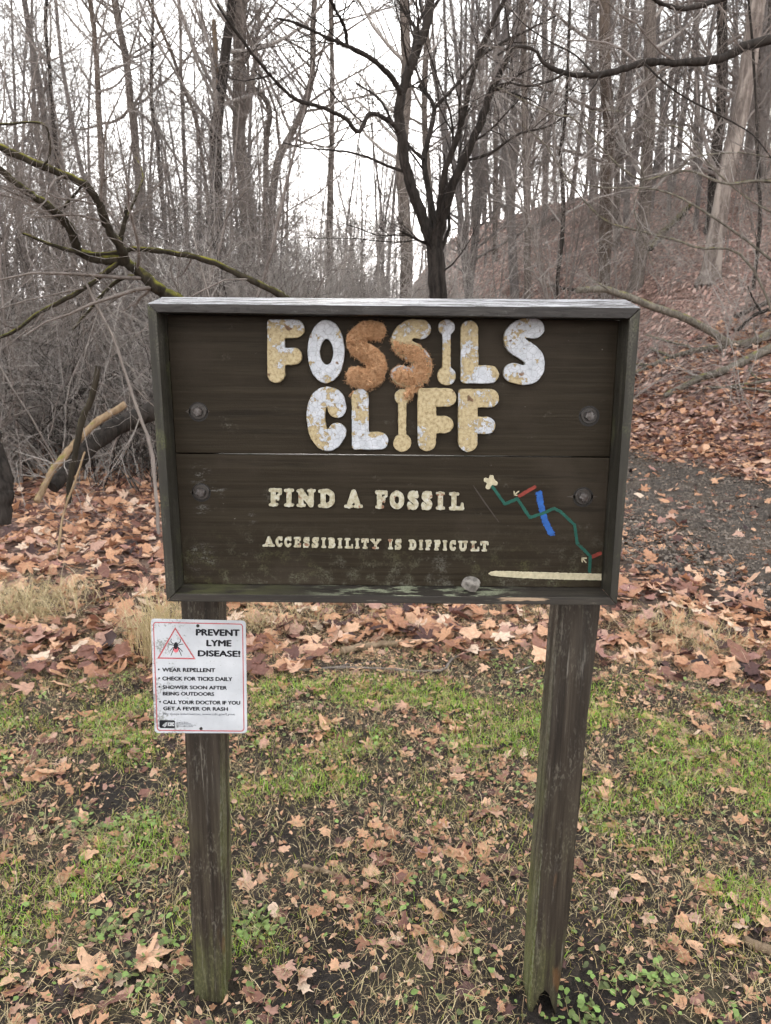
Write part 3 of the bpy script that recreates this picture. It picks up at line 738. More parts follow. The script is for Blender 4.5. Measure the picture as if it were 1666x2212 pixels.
# raised letters
def big_glyph(ch, w, h):
    k = w / 80.0; m = h / 136.0
    def S(p): return [(a * k, b * m) for a, b in p]
    r = 19 * min(k, m) if ch != 'I' else 19
    if ch == 'F': return lambda X, Y: np.minimum.reduce([boxd(X, Y, 0, 0, 38 * k, 118 * m, 7), cap(X, Y, (19 * k, 110 * m), (19 * k, h - 19 * k), 19 * k), boxd(X, Y, 0, 0, 62 * k, 40 * m, 7), cap(X, Y, (50 * k, 20 * m), (w - 20 * m, 20 * m), 20 * m), cap(X, Y, (20 * k, 79 * m), (56 * k, 79 * m), 18.5 * m)])
    if ch == 'L': return lambda X, Y: np.minimum.reduce([cap(X, Y, (18.5 * k, 19 * k), (18.5 * k, 100 * m), 18.5 * k), boxd(X, Y, 0, 60 * m, 37 * k, h, 9), boxd(X, Y, 0, 97 * m, 62 * k, h, 9), cap(X, Y, (40 * k, 116.5 * m), (w - 19.5 * m, 116.5 * m), 19.5 * m)])
    if ch == 'I': return lambda X, Y: np.minimum.reduce([np.hypot(X - w / 2, Y - w * .42) - w * .42, boxd(X, Y, w / 2 - w * .215, 20, w / 2 + w * .215, h - 20), np.hypot(X - w / 2, Y - h + w * .48) - w * .48])
    if ch == 'O': return lambda X, Y: np.maximum((np.hypot((X - w / 2) / (w / 2), (Y - h / 2) / (h / 2)) - 1) * w / 2, -(np.hypot((X - w / 2 - 1) / (14.4 * k), (Y - h / 2 - 1) / (27 * m)) - 1) * 14.4 * k)
    if ch == 'S': pts = spl(S([(60, 19.5), (40, 19), (22, 34), (24, 52), (42, 65), (57, 78), (61, 96), (55, 112), (38, 117), (20, 112)])); return lambda X, Y: poly(X, Y, pts, 19 * k)
    if ch == 'C': pts = spl(S([(61, 46), (57, 27), (42, 19), (27, 26), (19.5, 48), (19, 72), (24, 98), (36, 115), (50, 115), (61, 97)]), 30); return lambda X, Y: poly(X, Y, pts, 18.7 * k)
BIG = [('F', 579.6, 690.7, 659.1, 827.1), ('O', 665.9, 691.5, 745.4, 827.5), ('S', 747, 694, 835, 838), ('S', 843.8, 691, 931.6, 836), ('I', 943, 690, 985, 832), ('L', 994, 692.5, 1076, 828), ('S', 1084.5, 690, 1174.4, 829.7),
       ('C', 664, 836, 749, 971.6), ('L', 760.7, 839, 839, 970), ('I', 849, 839.7, 889, 974.7), ('F', 901.9, 838, 985.3, 973), ('F', 988.9, 839.7, 1076.6, 974.7)]
def fuzz(name, fun, x0, y0, x1, y1, t, parent, nf, seed, flen=.008):
    st = 1.1; xs = np.arange(x0 - 4, x1 + 4, st); ys = np.arange(y0 - 4, y1 + 4, st); X, Y = np.meshgrid(xs, ys, indexing='ij')
    D = fun(X, Y) + (fbm(X * .22, Y * .22, seed) - .5) * 7
    H = t * (.25 + .75 * np.sqrt(np.clip(-D / 14, 0, 1))) * (D < 0) + (fbm(X * .30, Y * .30, seed + 5, 5) - .48) * .017 * np.clip(-D / 5, 0, 1)
    P = at_y(X, Y, YP); P[..., 1] -= np.maximum(H, -.001)
    nx, ny = X.shape; I = np.arange(nx * ny).reshape(nx, ny); ok = (D[:-1, :-1] < 1.5) & (D[1:, :-1] < 1.5) & (D[:-1, 1:] < 1.5) & (D[1:, 1:] < 1.5)
    F = np.stack([I[:-1, :-1], I[1:, :-1], I[1:, 1:], I[:-1, 1:]], -1)[ok]
    used = np.unique(F); mp_ = np.full(nx * ny, -1); mp_[used] = np.arange(len(used))
    g = Geo(); g.add(P.reshape(-1, 3)[used], mp_[F])
    cand = np.argwhere(D < 0); pk = cand[rng.integers(0, len(cand), nf)]
    p0 = P[pk[:, 0], pk[:, 1]]
    d = rng.normal(0, .75, (nf, 3)); d[:, 1] = -np.abs(d[:, 1]) - .15; d[:, 2] -= .35
    Pt, R = grow(p0, d, rng.uniform(.4, 1.2, nf) * flen, rng.uniform(.00018, .00045, nf), 4, .25, -.15, .5)
    Vt, Ft = tube_arrays(Pt, R, 3); g.add(Vt, Ft)
    return add(name, g.mesh(name), MT['fibre'], parent, 'fuzzy orange-brown fibre', None)
for q, (ch, x0, y0, x1, y1) in enumerate(BIG):
    f = big_glyph(ch, x1 - x0, y1 - y0); ff = lambda X, Y, f=f, x0=x0, y0=y0: f(X - x0, Y - y0)
    if q == 2:
        fuzz('letter', ff, x0, y0, x1, y1 + 6, .019, pk_up, 5200, 71)['label'] = 'letter S worn down to fuzzy orange-brown fibre'
        continue
    ff2 = lambda X, Y, ff=ff, q=q: ff(X, Y) + (fbm(X * .12, Y * .12, 50 + q, 3) - .5) * 2.0
    lp = contours(ff2, x0 - 3, y0 - 3, x1 + 3, y1 + 3, 1.0)
    lp = [l for l in lp if abs(area(l)) > 15]
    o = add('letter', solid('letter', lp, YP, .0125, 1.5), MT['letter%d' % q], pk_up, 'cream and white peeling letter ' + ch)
f = big_glyph('S', 87.8, 145)
low = lambda X, Y: np.maximum(f(X - 843.8, Y - 691) - 1.0, 733 + 10 * (fbm(X * .1, Y * .1, 77) - .5) + (X - 850) * .16 - Y)
lowm = lambda X, Y: np.minimum(low(X, Y), poly(X, Y, [(905, 815), (893, 836), (879, 852)], 11))
fuzz('exposed_fibre', lowm, 838, 728, 936, 866, .017, pk_up, 3600, 83)
fuzz('exposed_fibre', lambda X, Y: poly(X, Y, [(793, 838), (776, 846), (762, 852)], 5), 752, 830, 805, 862, .008, pk_up, 500, 91)

SLAB = {
 'F': ['m.3,.1 .3,.9', 't.06,.08 .9,.08', 's.93,.08 .93,.28', 't.3,.48 .7,.48', 's.72,.38 .72,.6', 's.05,.93 .6,.93'],
 'I': ['m.5,.1 .5,.9', 's.06,.08 .94,.08', 's.06,.93 .94,.93'],
 'N': ['m.2,.1 .2,.9', 'm.2,.12 .8,.88', 'm.82,.1 .82,.9', 's.02,.08 .3,.08', 's.66,.08 1,.08', 's.02,.93 .4,.93'],
 'D': ['m.25,.1 .25,.9', 'm.25,.1 .55,.1 .8,.26 .84,.5 .8,.74 .55,.9 .25,.9', 's.02,.08 .4,.08', 's.02,.93 .4,.93'],
 'A': ['m.5,.1 .22,.9', 'm.52,.1 .8,.9', 't.32,.64 .7,.64', 's.0,.93 .4,.93', 's.6,.93 1,.93'],
 'O': ['m.5,.1 .8,.25 .86,.5 .8,.75 .5,.9 .2,.75 .14,.5 .2,.25 .5,.1'],
 'S': ['m.84,.24 .6,.1 .3,.12 .2,.3 .4,.45 .66,.56 .82,.72 .66,.9 .4,.9 .14,.78', 's.88,.04 .88,.3', 's.1,.68 .1,.96'],
 'L': ['m.3,.1 .3,.9', 's.05,.08 .6,.08', 't.06,.92 .95,.92', 's.94,.68 .94,.92'],
 'C': ['m.84,.26 .64,.1 .4,.12 .2,.3 .15,.5 .2,.7 .4,.88 .64,.9 .86,.76', 's.9,.05 .9,.32'],
 'E': ['m.28,.1 .28,.9', 't.05,.08 .9,.08', 's.93,.08 .93,.28', 't.3,.5 .7,.5', 't.05,.92 .92,.92', 's.95,.7 .95,.92'],
 'B': ['m.25,.1 .25,.9', 'm.25,.1 .6,.1 .76,.26 .6,.46 .3,.48', 'm.3,.48 .66,.52 .84,.7 .66,.9 .25,.9', 's.04,.08 .4,.08', 's.04,.93 .4,.93'],
 'T': ['m.5,.1 .5,.9', 't.08,.08 .92,.08', 's.05,.08 .05,.3', 's.95,.08 .95,.3', 's.25,.93 .75,.93'],
 'Y': ['m.14,.1 .5,.52', 'm.86,.1 .5,.52', 'm.5,.52 .5,.9', 's.0,.08 .32,.08', 's.68,.08 1,.08', 's.25,.93 .75,.93'],
 'U': ['m.22,.1 .22,.66 .34,.88 .5,.9 .66,.88 .78,.66 .78,.1', 's.02,.08 .4,.08', 's.6,.08 .98,.08'],
}
def slab(ch, x0, y0, x1, y1, rm, rt, rs):
    st = []
    for s in SLAB[ch]:
        pts = [tuple(float(v) for v in p.split(',')) for p in s[1:].split()]
        st.append(({'m': rm, 't': rt, 's': rs}[s[0]], pts))
    if ch in 'OSCDBU': st = [(r, spl(p, 18) if len(p) > 3 else p) for r, p in st]
    w, h = x1 - x0 - 2 * rs, y1 - y0 - 2 * rs
    def f(X, Y): return np.minimum.reduce([poly(X, Y, [(x0 + rs + a * w, y0 + rs + b * h) for a, b in p], r) for r, p in st])
    return f
def word(chars, spans, ya, yb, xa, xb, h, rm, rt, rs, t, zz):
    for ch, (a, b) in zip(chars, spans):
        k = ((a + b) / 2 - xa) / (xb - xa); y0 = ya + (yb - ya) * k
        f = slab(ch, a, y0, b, y0 + h, rm, rt, rs)
        f2 = lambda X, Y, f=f: f(X, Y) + (fbm(X * .35, Y * .35, int(a), 2) - .5) * .9
        lp = [l for l in contours(f2, a - 3, y0 - 3, b + 3, y0 + h + 3, .55) if abs(area(l)) > 3]
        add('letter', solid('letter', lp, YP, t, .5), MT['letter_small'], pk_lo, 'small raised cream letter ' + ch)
word('FINDAFOSSIL', [(580.6, 611.7), (613.4, 637.1), (640.5, 682.8), (687, 726.8), (743.7, 784.4), (809.8, 839.2), (840.3, 875), (878.6, 905.8), (909, 935.2), (940.5, 962), (968.5, 1003.2)], 1051.6, 1060, 590, 990, 43.5, 5.6, 4.2, 3.4, .006, 0)
a3 = [(780, 860), (860, 912), (915, 968), (978, 1028), (1035, 1085), (1090, 1143), (1153, 1187), (1195, 1250), (1257, 1290), (1300, 1360), (1367, 1400), (1407, 1460), (1465, 1537)]
a4 = [(68, 102), (107, 155), (192, 245), (253, 283), (292, 335), (345, 388), (397, 428), (437, 482), (490, 552), (562, 622), (622, 678)]
sp = [(303.7 + a * .3385, 303.7 + b * .3385) for a, b in a3] + [(813.4 + a * .3581, 813.4 + b * .3581) for a, b in a4]
word('ACCESSIBILITYISDIFFICULT', sp, 1156.4, 1166.8, 580, 1045, 25, 3.0, 2.5, 2.2, .0045, 0)

# painted trail map on the lower plank
def strip(name, pts, r, mat, rag=.25, freq=.12, label=None, t=.0007, z=Z4):
    P = z(pts); rp = r * .3581
    f = lambda X, Y: poly(X, Y, [tuple(p) for p in P], rp) + (fbm(X * freq * 3, Y * freq * 3, int(P[0][0]), 3) - .5) * rp * rag * 4
    lp = [l for l in contours(f, P[:, 0].min() - rp * 2, P[:, 1].min() - rp * 2, P[:, 0].max() + rp * 2, P[:, 1].max() + rp * 2, .8) if abs(area(l)) > 3]
    return add(name, solid(name, lp, YP, t), MT[mat], pk_lo, label)
strip('painted_river', [(982, 282), (990, 340), (1003, 400), (1022, 460), (1055, 520)], 19, 'paint_blue', .34, .25, 'ragged blue painted river')
strip('painted_trail', [(695, 235), (775, 345), (850, 312), (925, 426), (1000, 402), (1070, 370), (1110, 390), (1195, 470), (1210, 580), (1290, 660), (1285, 752)], 9, 'paint_green', .17, .15, 'green painted trail line', .0012)
strip('painted_mark', [(864, 296), (905, 270), (955, 242)], 10, 'paint_red', .2, .2, 'long red painted mark', .0006)
strip('painted_mark', [(1303, 662), (1350, 642)], 11, 'paint_red', .15, .2, 'short red painted mark', .0006)
for pts in ([(832, 288), (858, 268)], [(830, 268), (833, 290), (848, 292)]): strip('painted_arrow', pts, 3.6, 'paint_cream', .1)
for pts in ([(1242, 673), (1264, 697)], [(1241, 694), (1240, 671), (1266, 671)]): strip('painted_arrow', pts, 3.6, 'paint_cream', .1)
star = lambda X, Y: np.minimum.reduce([cap(X, Y, tuple(Z4((690, 212))), tuple(Z4(p)), 5.0) for p in ((694, 183), (660, 200), (672, 242), (718, 219), (705, 205))]) + (fbm(X * .5, Y * .5, 3, 2) - .5) * 1.5
c4 = Z4((690, 212)); add('painted_star', solid('painted_star', contours(star, c4[0] - 24, c4[1] - 24, c4[0] + 24, c4[1] + 24, .7), YP, .002, .4), MT['paint_cream'], pk_lo, 'cream painted star at the end of the trail')
bar = lambda X, Y: boxd(X, Y, *Z4((676, 748)), *Z4((1356, 801)), 3) + (fbm(X * .3, Y * .3, 5, 3) - .5) * 1.6
b0 = Z4(np.array([(674, 764), (690, 752), (720, 747), (900, 752), (1150, 760), (1356, 765), (1356, 803), (1150, 800), (950, 794), (740, 781), (690, 775)]))
bb = []
for a, b in zip(b0, np.roll(b0, -1, 0)):
    for t in np.linspace(0, 1, max(2, int(np.linalg.norm(b - a) / 3)), endpoint=False): bb.append(a + (b - a) * t + rng.normal(0, .35, 2))
add('painted_bar', solid('painted_bar', [np.array(bb)], YP, .0022, .4), MT['paint_cream'], pk_lo, 'pale painted bar along the lower edge')
add('scratch', solid('scratch', [Z4(np.array([(579, 224), (600, 252), (660, 338), (741, 454), (735, 452), (655, 345), (596, 258)]))], YP, .0005), MT['scratch'], pk_lo)

# small stone on the ledge
def rock(name, c, s, seed, mat, n=14):
    g = Geo(); u = np.linspace(0, np.pi, n); v = np.linspace(0, 2 * np.pi, 2 * n, endpoint=False); U, Vv = np.meshgrid(u, v, indexing='ij')
    D = np.stack([np.sin(U) * np.cos(Vv), np.sin(U) * np.sin(Vv), np.cos(U)], -1)
    r = np.random.default_rng(seed); k = 1.0
    for _ in range(9):
        nn = unit(r.normal(0, 1, 3)); k = np.minimum(k, r.uniform(.62, .9) / np.maximum(D @ nn, .25))
    k = k + (vnoise(U * 5, Vv * 4, seed) - .5) * .06
    P = D * k[..., None] * np.array(s) ; P = P.reshape(-1, 3); P[:, 2] -= P[:, 2].min(); P += np.array(c)
    m_ = 2 * n; i = np.arange(n - 1)[:, None] * m_; j = np.arange(m_)[None, :]; j2 = (j + 1) % m_
    g.add(P, np.stack([i + j, i + m_ + j, i + m_ + j2, i + j2], -1).reshape(-1, 4))
    return g.mesh(name, False)
zl = np.interp(at_y(1017, 1280, YF)[0], [iBL[0], iBR[0]], [iBL[1], iBR[1]])
xr_ = at_y(1017, 1275, 1.425)[0]
tag(add('stone', rock('stone', (xr_, 1.424, zl + .0001), (.021, .017, .0185), 5, 'stone'), MT['stone']), 'small rough grey stone lying on the sign\'s bottom ledge', 'stone')

# ------------------------------------------------------------------ tick warning plate screwed to the left post
m = Mat('plate_white', .4, .4)
n = m.noise(190, 5, None, .7); P = m.sep()
pl = at_y(*Z5((300, 1000)), 1.48); pr = at_y(*Z5((900, 1000)), 1.48)
dm = m.math('MULTIPLY', m.sstep(P[0], float(pr[0]), float(pl[0]) - .01), m.sstep(m.noise(24, 4), .38, .62))
sp_ = m.sstep(m.math('ADD', n, m.math('MULTIPLY', dm, .19)), .62, .69)
c = m.ramp(m.noise(16, 4), [(.3, (.48, .50, .53)), (.7, (.60, .62, .65))])
c = m.mix(m.math('MULTIPLY', sp_, .7), c, (.17, .18, .15)); m.color(c); MT['plate'] = m.m
MT['print_red'] = plain('print_faded_red', (.46, .11, .12), .5, .2, 80)
MT['print_pink'] = plain('print_pink', (.62, .14, .17), .5, .2, 80)
MT['print_black'] = plain('print_black', (.012, .013, .017), .5, .2, 80)
MT['print_grey'] = plain('print_grey', (.10, .11, .13), .5, .2, 80)
MT['print_white'] = plain('print_white', (.68, .70, .72), .5, .15, 80)
YL = YB + .003 - .0012
c0 = at_y(*Z5((840, 1800)), YL)
lyme = empty('tick_warning_sign', tuple(c0), 'white metal tick warning sign with red border and black text on the left post', 'warning sign')
def rrect(corners, r, n=7):
    c = np.array(corners, float); out = []
    for k in range(4):
        p, a, b = c[k], c[k - 1], c[(k + 1) % 4]; ua, ub = unit(a - p), unit(b - p)
        for t in np.linspace(0, np.pi / 2, n): out.append(p + ua * r * (1 - math.sin(t)) + ub * r * (1 - math.cos(t)))
    return np.array(out)
def dense(l, step=40):
    out = []
    for a, b in zip(l, np.roll(l, -1, 0)):
        for t in np.linspace(0, 1, max(1, int(np.linalg.norm(b - a) / step)), endpoint=False): out.append(a + (b - a) * t)
    return np.array(out)
CORN = [(150, 158), (1520, 188), (1540, 1812), (205, 1808)]
add('plate', solid('plate', [rrect(CORN, 55)], YL, .0014, 5, mp=Z5), MT['plate'], lyme)
YPR = YL - .0014
def pr_(name, loops, mat, lift=.0003, parent=None, label=None):
    return add(name, solid(name, [np.asarray(l, float) for l in loops], YPR + .0001, lift + .0001, 0, mp=Z5), MT[mat], parent or lyme, label)
IN = [(180, 205), (1480, 232), (1500, 1788), (236, 1778)]
def shrink(c, e):
    c = np.array(c, float); return np.array([(c[0] + (e, e)), (c[1] + (-e, e)), (c[2] + (-e, -e)), (c[3] + (e, -e))])
pr_('border_line', [dense(rrect(IN, 48)), dense(rrect(shrink(IN, 14), 36))], 'print_red')
pr_('warning_triangle', [[(502, 280), (797, 746), (240, 736)], [(502, 318), (762, 726), (276, 718)]], 'print_red')
def ell(cx, cy, a, b, n=28): t = np.arange(n) * 2 * np.pi / n; return np.stack([cx + a * np.cos(t), cy + b * np.sin(t)], -1)
tick = pr_('tick_picture', [ell(512, 548, 30, 50)], 'print_black', .0006)
pr_('tick_head', [[(497, 515), (503, 500), (513, 500), (522, 515), (520, 530), (500, 530)]], 'print_black', .00075, tick)
pr_('tick_abdomen', [ell(512, 598, 39, 50)], 'print_pink', .0004, tick)
for L in ([(490, 530), (455, 510), (438, 480), (446, 450)], [(530, 530), (565, 505), (578, 475), (570, 450)], [(486, 545), (440, 530), (405, 522)], [(535, 545), (575, 532), (614, 527)],
          [(487, 565), (455, 590), (425, 625)], [(540, 568), (575, 600), (604, 632)], [(484, 580), (462, 635), (440, 688)], [(545, 585), (570, 640), (590, 690)]):
    f = lambda X, Y, L=L: poly(X, Y, spl(L, 10), 4.5)
    a = np.array(L); lp = contours(f, a[:, 0].min() - 10, a[:, 1].min() - 10, a[:, 0].max() + 10, a[:, 1].max() + 10, 2.5)
    pr_('tick_leg', lp, 'print_black', .0005, tick)
def text(body, x0, y0, x1, y1, mat, bold=.02, tilt=.019, name='lettering', parent=None, lift=.0003):
    cu = bpy.data.curves.new('t', 'FONT'); cu.body = body; cu.resolution_u = 3; cu.fill_mode = 'FRONT'
    ob = bpy.data.objects.new('t', cu); COL.objects.link(ob)
    dg = bpy.context.evaluated_depsgraph_get(); me = bpy.data.meshes.new_from_object(ob.evaluated_get(dg))
    bpy.data.objects.remove(ob); bpy.data.curves.remove(cu)
    V = np.zeros(len(me.vertices) * 3); me.vertices.foreach_get('co', V); V = V.reshape(-1, 3)
    lo, hi = V.min(0), V.max(0); t = (V - lo) / (hi - lo + 1e-9)
    px = x0 + t[:, 0] * (x1 - x0); py = y1 + (y0 - y1) * t[:, 1] + (px - x0) * tilt
    tri = []
    for p in me.polygons: tri += [[p.vertices[0], p.vertices[k], p.vertices[k + 1]] for k in range(1, len(p.vertices) - 1)]
    tri = np.array(tri); g = Geo(); e = bold * (y1 - y0) * 3.2
    for k, (sx, sy) in enumerate(((0, 0), (-e, 0), (e, 0), (0, e * .6), (0, -e * .6)) if e > .4 else ((0, 0),)):
        W_ = at_y(*Z5(np.stack([px + sx, py + sy], -1)).T, YPR); W_[:, 1] -= lift + .00006 * k
        g.add(W_, tri)
    bpy.data.meshes.remove(me); me = g.mesh(name, False)
    add(name, me, MT[mat], parent or lyme, 'print reading ' + body)
text('PREVENT', 806, 312, 1426, 400, 'print_black', .030, .012); text('LYME', 958, 468, 1308, 553, 'print_black', .030, .012); text('DISEASE!', 834, 617, 1434, 700, 'print_black', .030, .012)
for body, x0, y0, x1, y1 in (('WEAR REPELLENT', 316, 868, 1075, 922), ('CHECK FOR TICKS DAILY', 318, 995, 1322, 1048), ('SHOWER SOON AFTER', 322, 1122, 1244, 1172), ('BEING OUTDOORS', 325, 1214, 1060, 1264),
                             ('CALL YOUR DOCTOR IF YOU', 329, 1336, 1436, 1388), ('GET A FEVER OR RASH', 331, 1428, 1258, 1478)):
    text(body, x0, y0, x1, y1, 'print_black', .026, .010)
text('For more information: www.cdc.gov/Lyme', 330, 1516, 1360, 1556, 'print_grey', .005, .006)
for x, y in ((265, 892), (270, 1017), (274, 1141), (283, 1358)): pr_('bullet_dot', [ell(x, y, 13, 13, 16)], 'print_black')
bd = pr_('logo_badge', [rrect([(272, 1622), (498, 1626), (500, 1740), (275, 1736)], 22)], 'print_black', .0004, None, 'black logo badge')
text('CDC', 402, 1660, 482, 1698, 'print_white', .03, .01, 'logo_lettering', bd, .0008)
pr_('logo_frame', [[(394, 1650), (488, 1652), (488, 1706), (394, 1704)], [(398, 1654), (484, 1656), (484, 1702), (398, 1700)]], 'print_white', .0007, bd)
for k, L in enumerate(([(318, 1700), (345, 1672), (378, 1650)], [(325, 1708), (350, 1684), (380, 1664)], [(340, 1712), (358, 1694), (378, 1680)], [(345, 1722), (360, 1704), (372, 1694)])):
    a = np.array(L, float); pr_('logo_bird_stroke', [np.vstack([a, (a + (2, 6))[::-1]])], 'print_white', .0007, bd)
for k, (b, x1) in enumerate((('Centers for Disease', 690), ('Control and Prevention', 728), ('National Center for Emerging and', 798), ('Zoonotic Infectious Diseases', 757))):
    text(b, 521, 1646 + 20 * k, x1, 1660 + 20 * k, 'print_grey', .01, .004)
for x, y in ((828, 262), (874, 1744)):
    c = at_y(*Z5((x, y)), YPR); g = Geo(); disc(g, (c[0], c[2]), .0035, YPR + .0005, YPR - .002, 16, 0, .0008)
    add('screw', g.mesh('screw', False), MT['washer'], lyme)

# ------------------------------------------------------------------ trees
def line3(pts, Y):
    P = np.array(pts, float)
    return at_y(P[:, 0], P[:, 1], P[:, 2] if P.shape[1] > 2 else np.full(len(P), float(Y)))
def rad(w, Y): return w / 2 * Y * 1.02 / FPX
def twigs(g, P, R, spec, rmin=.0012):
    """spec: list of (n, t0, t1, (ang), (lmin,lmax), K, wob, trop, sides, rk) ; each level grows on the one before"""
    cur = (P, R)
    for (n, t0, t1, ang, ll, K, wob, trop, S, rk) in spec:
        cur = children(cur[0], cur[1], n, t0, t1, ang, lambda t, i: rng.uniform(ll[0], ll[1], len(t)) * (1.15 - .5 * t), K, wob, trop, rk, rmin)
        V, F = tube_arrays(cur[0], cur[1], S); g.add(V, F)
def bark_relief(V, amp, seed):
    n = vnoise(V[:, 0] * 9 + V[:, 1] * 7, V[:, 2] * 1.3, seed) - .5 + .5 * (vnoise(V[:, 0] * 30, V[:, 2] * 6 + V[:, 1] * 30, seed + 1) - .5)
    return n * amp
def tree(label, pts, w, Y, mat, top=11.0, n1=14, dens=1.0, taper=.5, name='bare_tree', group=None, broken=False, tw='twig_brown', cat='tree', L1=(1.2, 3.2), bt=.2):
    P = line3(pts, Y); P = P[np.argsort(P[:, 2])]
    b = P[0]; d = (P[1] - P[0]) / max(.1, P[1][2] - P[0][2])
    gz = float(terrain(b[0], b[1]))
    pp = list(P)
    if b[2] > gz + .05: pp.insert(0, np.array([b[0] - d[0] * .3 * (b[2] - gz), b[1], gz - .1]))
    else: pp[0] = np.array([b[0], b[1], gz - .1])
    r0 = rad(w, Y); rs = [r0 * (1.0 - (1 - taper) * (k / max(1, len(pp) - 1)) * .55) for k in range(len(pp))]
    if not broken:
        t_ = pp[-1]; dd = unit(pp[-1] - pp[-2]); dd[2] = max(dd[2], .5)
        if top > t_[2] + 1:
            for k in (.4, .75, 1.0): pp.append(t_ + dd * (top - t_[2]) * k + rng.normal(0, .12, 3)); rs.append(r0 * taper * (1 - .75 * k))
    else: pp.append(pp[-1] + (0, 0, .02)); rs.append(.004)
    n = 40
    L, R = smooth_line(pp, rs, n)
    L[1:, :2] += np.cumsum(rng.normal(0, .012, (n - 1, 2)), 0) * .5
    R[:3] *= np.array([1.5, 1.2, 1.05])
    base = (float(L[0][0]), float(L[0][1]), float(terrain(L[0][0], L[0][1])))
    root = empty(name, base, label, cat, group)
    V, F = tube_arrays(L, R, 14); C = np.repeat(L, 14, 0); V = V + unit(V - C) * bark_relief(V, r0 * .28, int(abs(base[0]) * 100))[:, None]
    g = Geo(); g.add(V, F); add('trunk', g.mesh('trunk'), MT[mat], root)
    if n1:
        g = Geo()
        k = max(1, int(round(5 * dens)))
        twigs(g, L[None], R[None], [(n1, bt, .98, (35, 75), L1, 8, .10, .05, 5, .42), (k, .2, 1, (25, 65), (.5, 1.7), 6, .13, .04, 3, .6), (k, .15, 1, (25, 60), (.25, .8), 4, .14, .02, 3, .6)], .0045)
        add('crown', g.mesh('crown'), MT[tw], root, 'bare twigs')
    return root
TREES = [
 ('slim bare tree, leftmost of the upright trunks at the upper left', [(104, 0), (107, 125), (116, 232)], 9, 17, 'bark_dark', 16),
 ('bare tree with the second trunk from the left at the upper left', [(200, 0), (211, 107), (215, 186), (218, 297)], 12, 16, 'bark_brown', 18),
 ('stout bare tree rising from the brush above the mossy fallen boughs', [(247, 0), (274, 125), (286, 229), (294, 297)], 16, 17, 'bark_grey', 18),
 ('slim dark tree right of the stout one above the mossy fallen boughs', [(328, 0), (326, 143), (328, 258), (340, 322)], 8, 18, 'bark_dark', 16),
 ('thin tree leaning left beside the tan broken snag', [(344, 54), (394, 179), (440, 358)], 8, 15, 'bark_brown', 12),
 ('thin straight tree between the leaning tree and the tan snag', [(394, 36), (396, 200), (398, 322)], 8, 19, 'bark_grey', 12),
 ('thick dark tree leaning right next to the tan broken snag', [(508, 0), (487, 161), (473, 286), (469, 412)], 25, 15, 'bark_dark', 18),
 ('thick grey tree just right of the thick dark leaning tree', [(519, 0), (519, 179), (523, 322), (530, 412)], 28, 16, 'bark_grey', 20),
 ('curved grey tree bending left low beside the leaning forked one', [(520, 120), (535, 176), (582, 234), (574, 371)], 12, 17, 'bark_grey', 12),
 ('bare tree sweeping up to the right, left of the sun', [(675, 39), (671, 176), (636, 273), (601, 351), (586, 469)], 16, 16, 'bark_grey', 18),
 ('straight grey tree directly left of the sun glow', [(716, 0), (718, 234), (718, 312), (713, 430)], 12, 17, 'bark_grey', 16),
 ('tall straight grey trunk behind the dark forked tree', [(869, 0), (873, 195), (863, 352), (875, 566)], 26, 14, 'bark_grey', 16),
 ('second straight trunk behind the fork of the dark tree', [(926, 0), (922, 90), (918, 273), (930, 450)], 13, 18, 'bark_grey', 14),
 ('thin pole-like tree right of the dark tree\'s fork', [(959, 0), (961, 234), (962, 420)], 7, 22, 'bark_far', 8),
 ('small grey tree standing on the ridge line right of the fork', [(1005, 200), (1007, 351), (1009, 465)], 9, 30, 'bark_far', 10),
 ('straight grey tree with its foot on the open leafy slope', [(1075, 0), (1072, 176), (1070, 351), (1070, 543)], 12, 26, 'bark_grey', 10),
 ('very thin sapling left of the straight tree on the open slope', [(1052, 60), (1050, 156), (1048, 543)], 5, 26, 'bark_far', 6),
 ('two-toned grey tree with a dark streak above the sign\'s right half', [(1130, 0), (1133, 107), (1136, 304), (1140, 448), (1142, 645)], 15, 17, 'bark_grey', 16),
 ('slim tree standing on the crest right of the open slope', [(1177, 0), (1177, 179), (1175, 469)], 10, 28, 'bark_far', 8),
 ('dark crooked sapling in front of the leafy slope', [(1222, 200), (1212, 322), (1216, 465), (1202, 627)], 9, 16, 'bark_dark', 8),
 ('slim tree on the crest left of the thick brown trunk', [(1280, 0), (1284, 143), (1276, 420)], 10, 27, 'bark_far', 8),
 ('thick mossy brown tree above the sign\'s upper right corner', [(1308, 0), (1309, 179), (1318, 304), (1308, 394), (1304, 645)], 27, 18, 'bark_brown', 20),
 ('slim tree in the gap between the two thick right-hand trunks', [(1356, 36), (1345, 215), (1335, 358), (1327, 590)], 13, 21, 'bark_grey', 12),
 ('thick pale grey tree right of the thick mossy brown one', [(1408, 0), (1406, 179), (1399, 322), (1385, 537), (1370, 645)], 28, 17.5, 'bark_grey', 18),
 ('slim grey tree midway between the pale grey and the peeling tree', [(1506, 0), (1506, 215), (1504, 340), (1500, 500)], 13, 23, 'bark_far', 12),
 ('dark straight tree just left of the peeling leaning tree', [(1560, 0), (1560, 215), (1546, 358), (1531, 573)], 24, 19, 'bark_dark', 18),
 ('big leaning tree with peeling pale bark at the right edge', [(1632, 0), (1606, 215), (1571, 358), (1549, 501), (1524, 677)], 38, 15, 'bark_pale', 14),
 ('dark trunk at the far right edge behind the peeling tree', [(1660, 0), (1650, 107), (1642, 286), (1640, 430)], 18, 22, 'bark_dark', 14),
 ('thin dark sapling at the right edge by the peeling tree', [(1636, 200), (1640, 322), (1642, 465), (1632, 590)], 8, 14, 'bark_dark', 8),
]
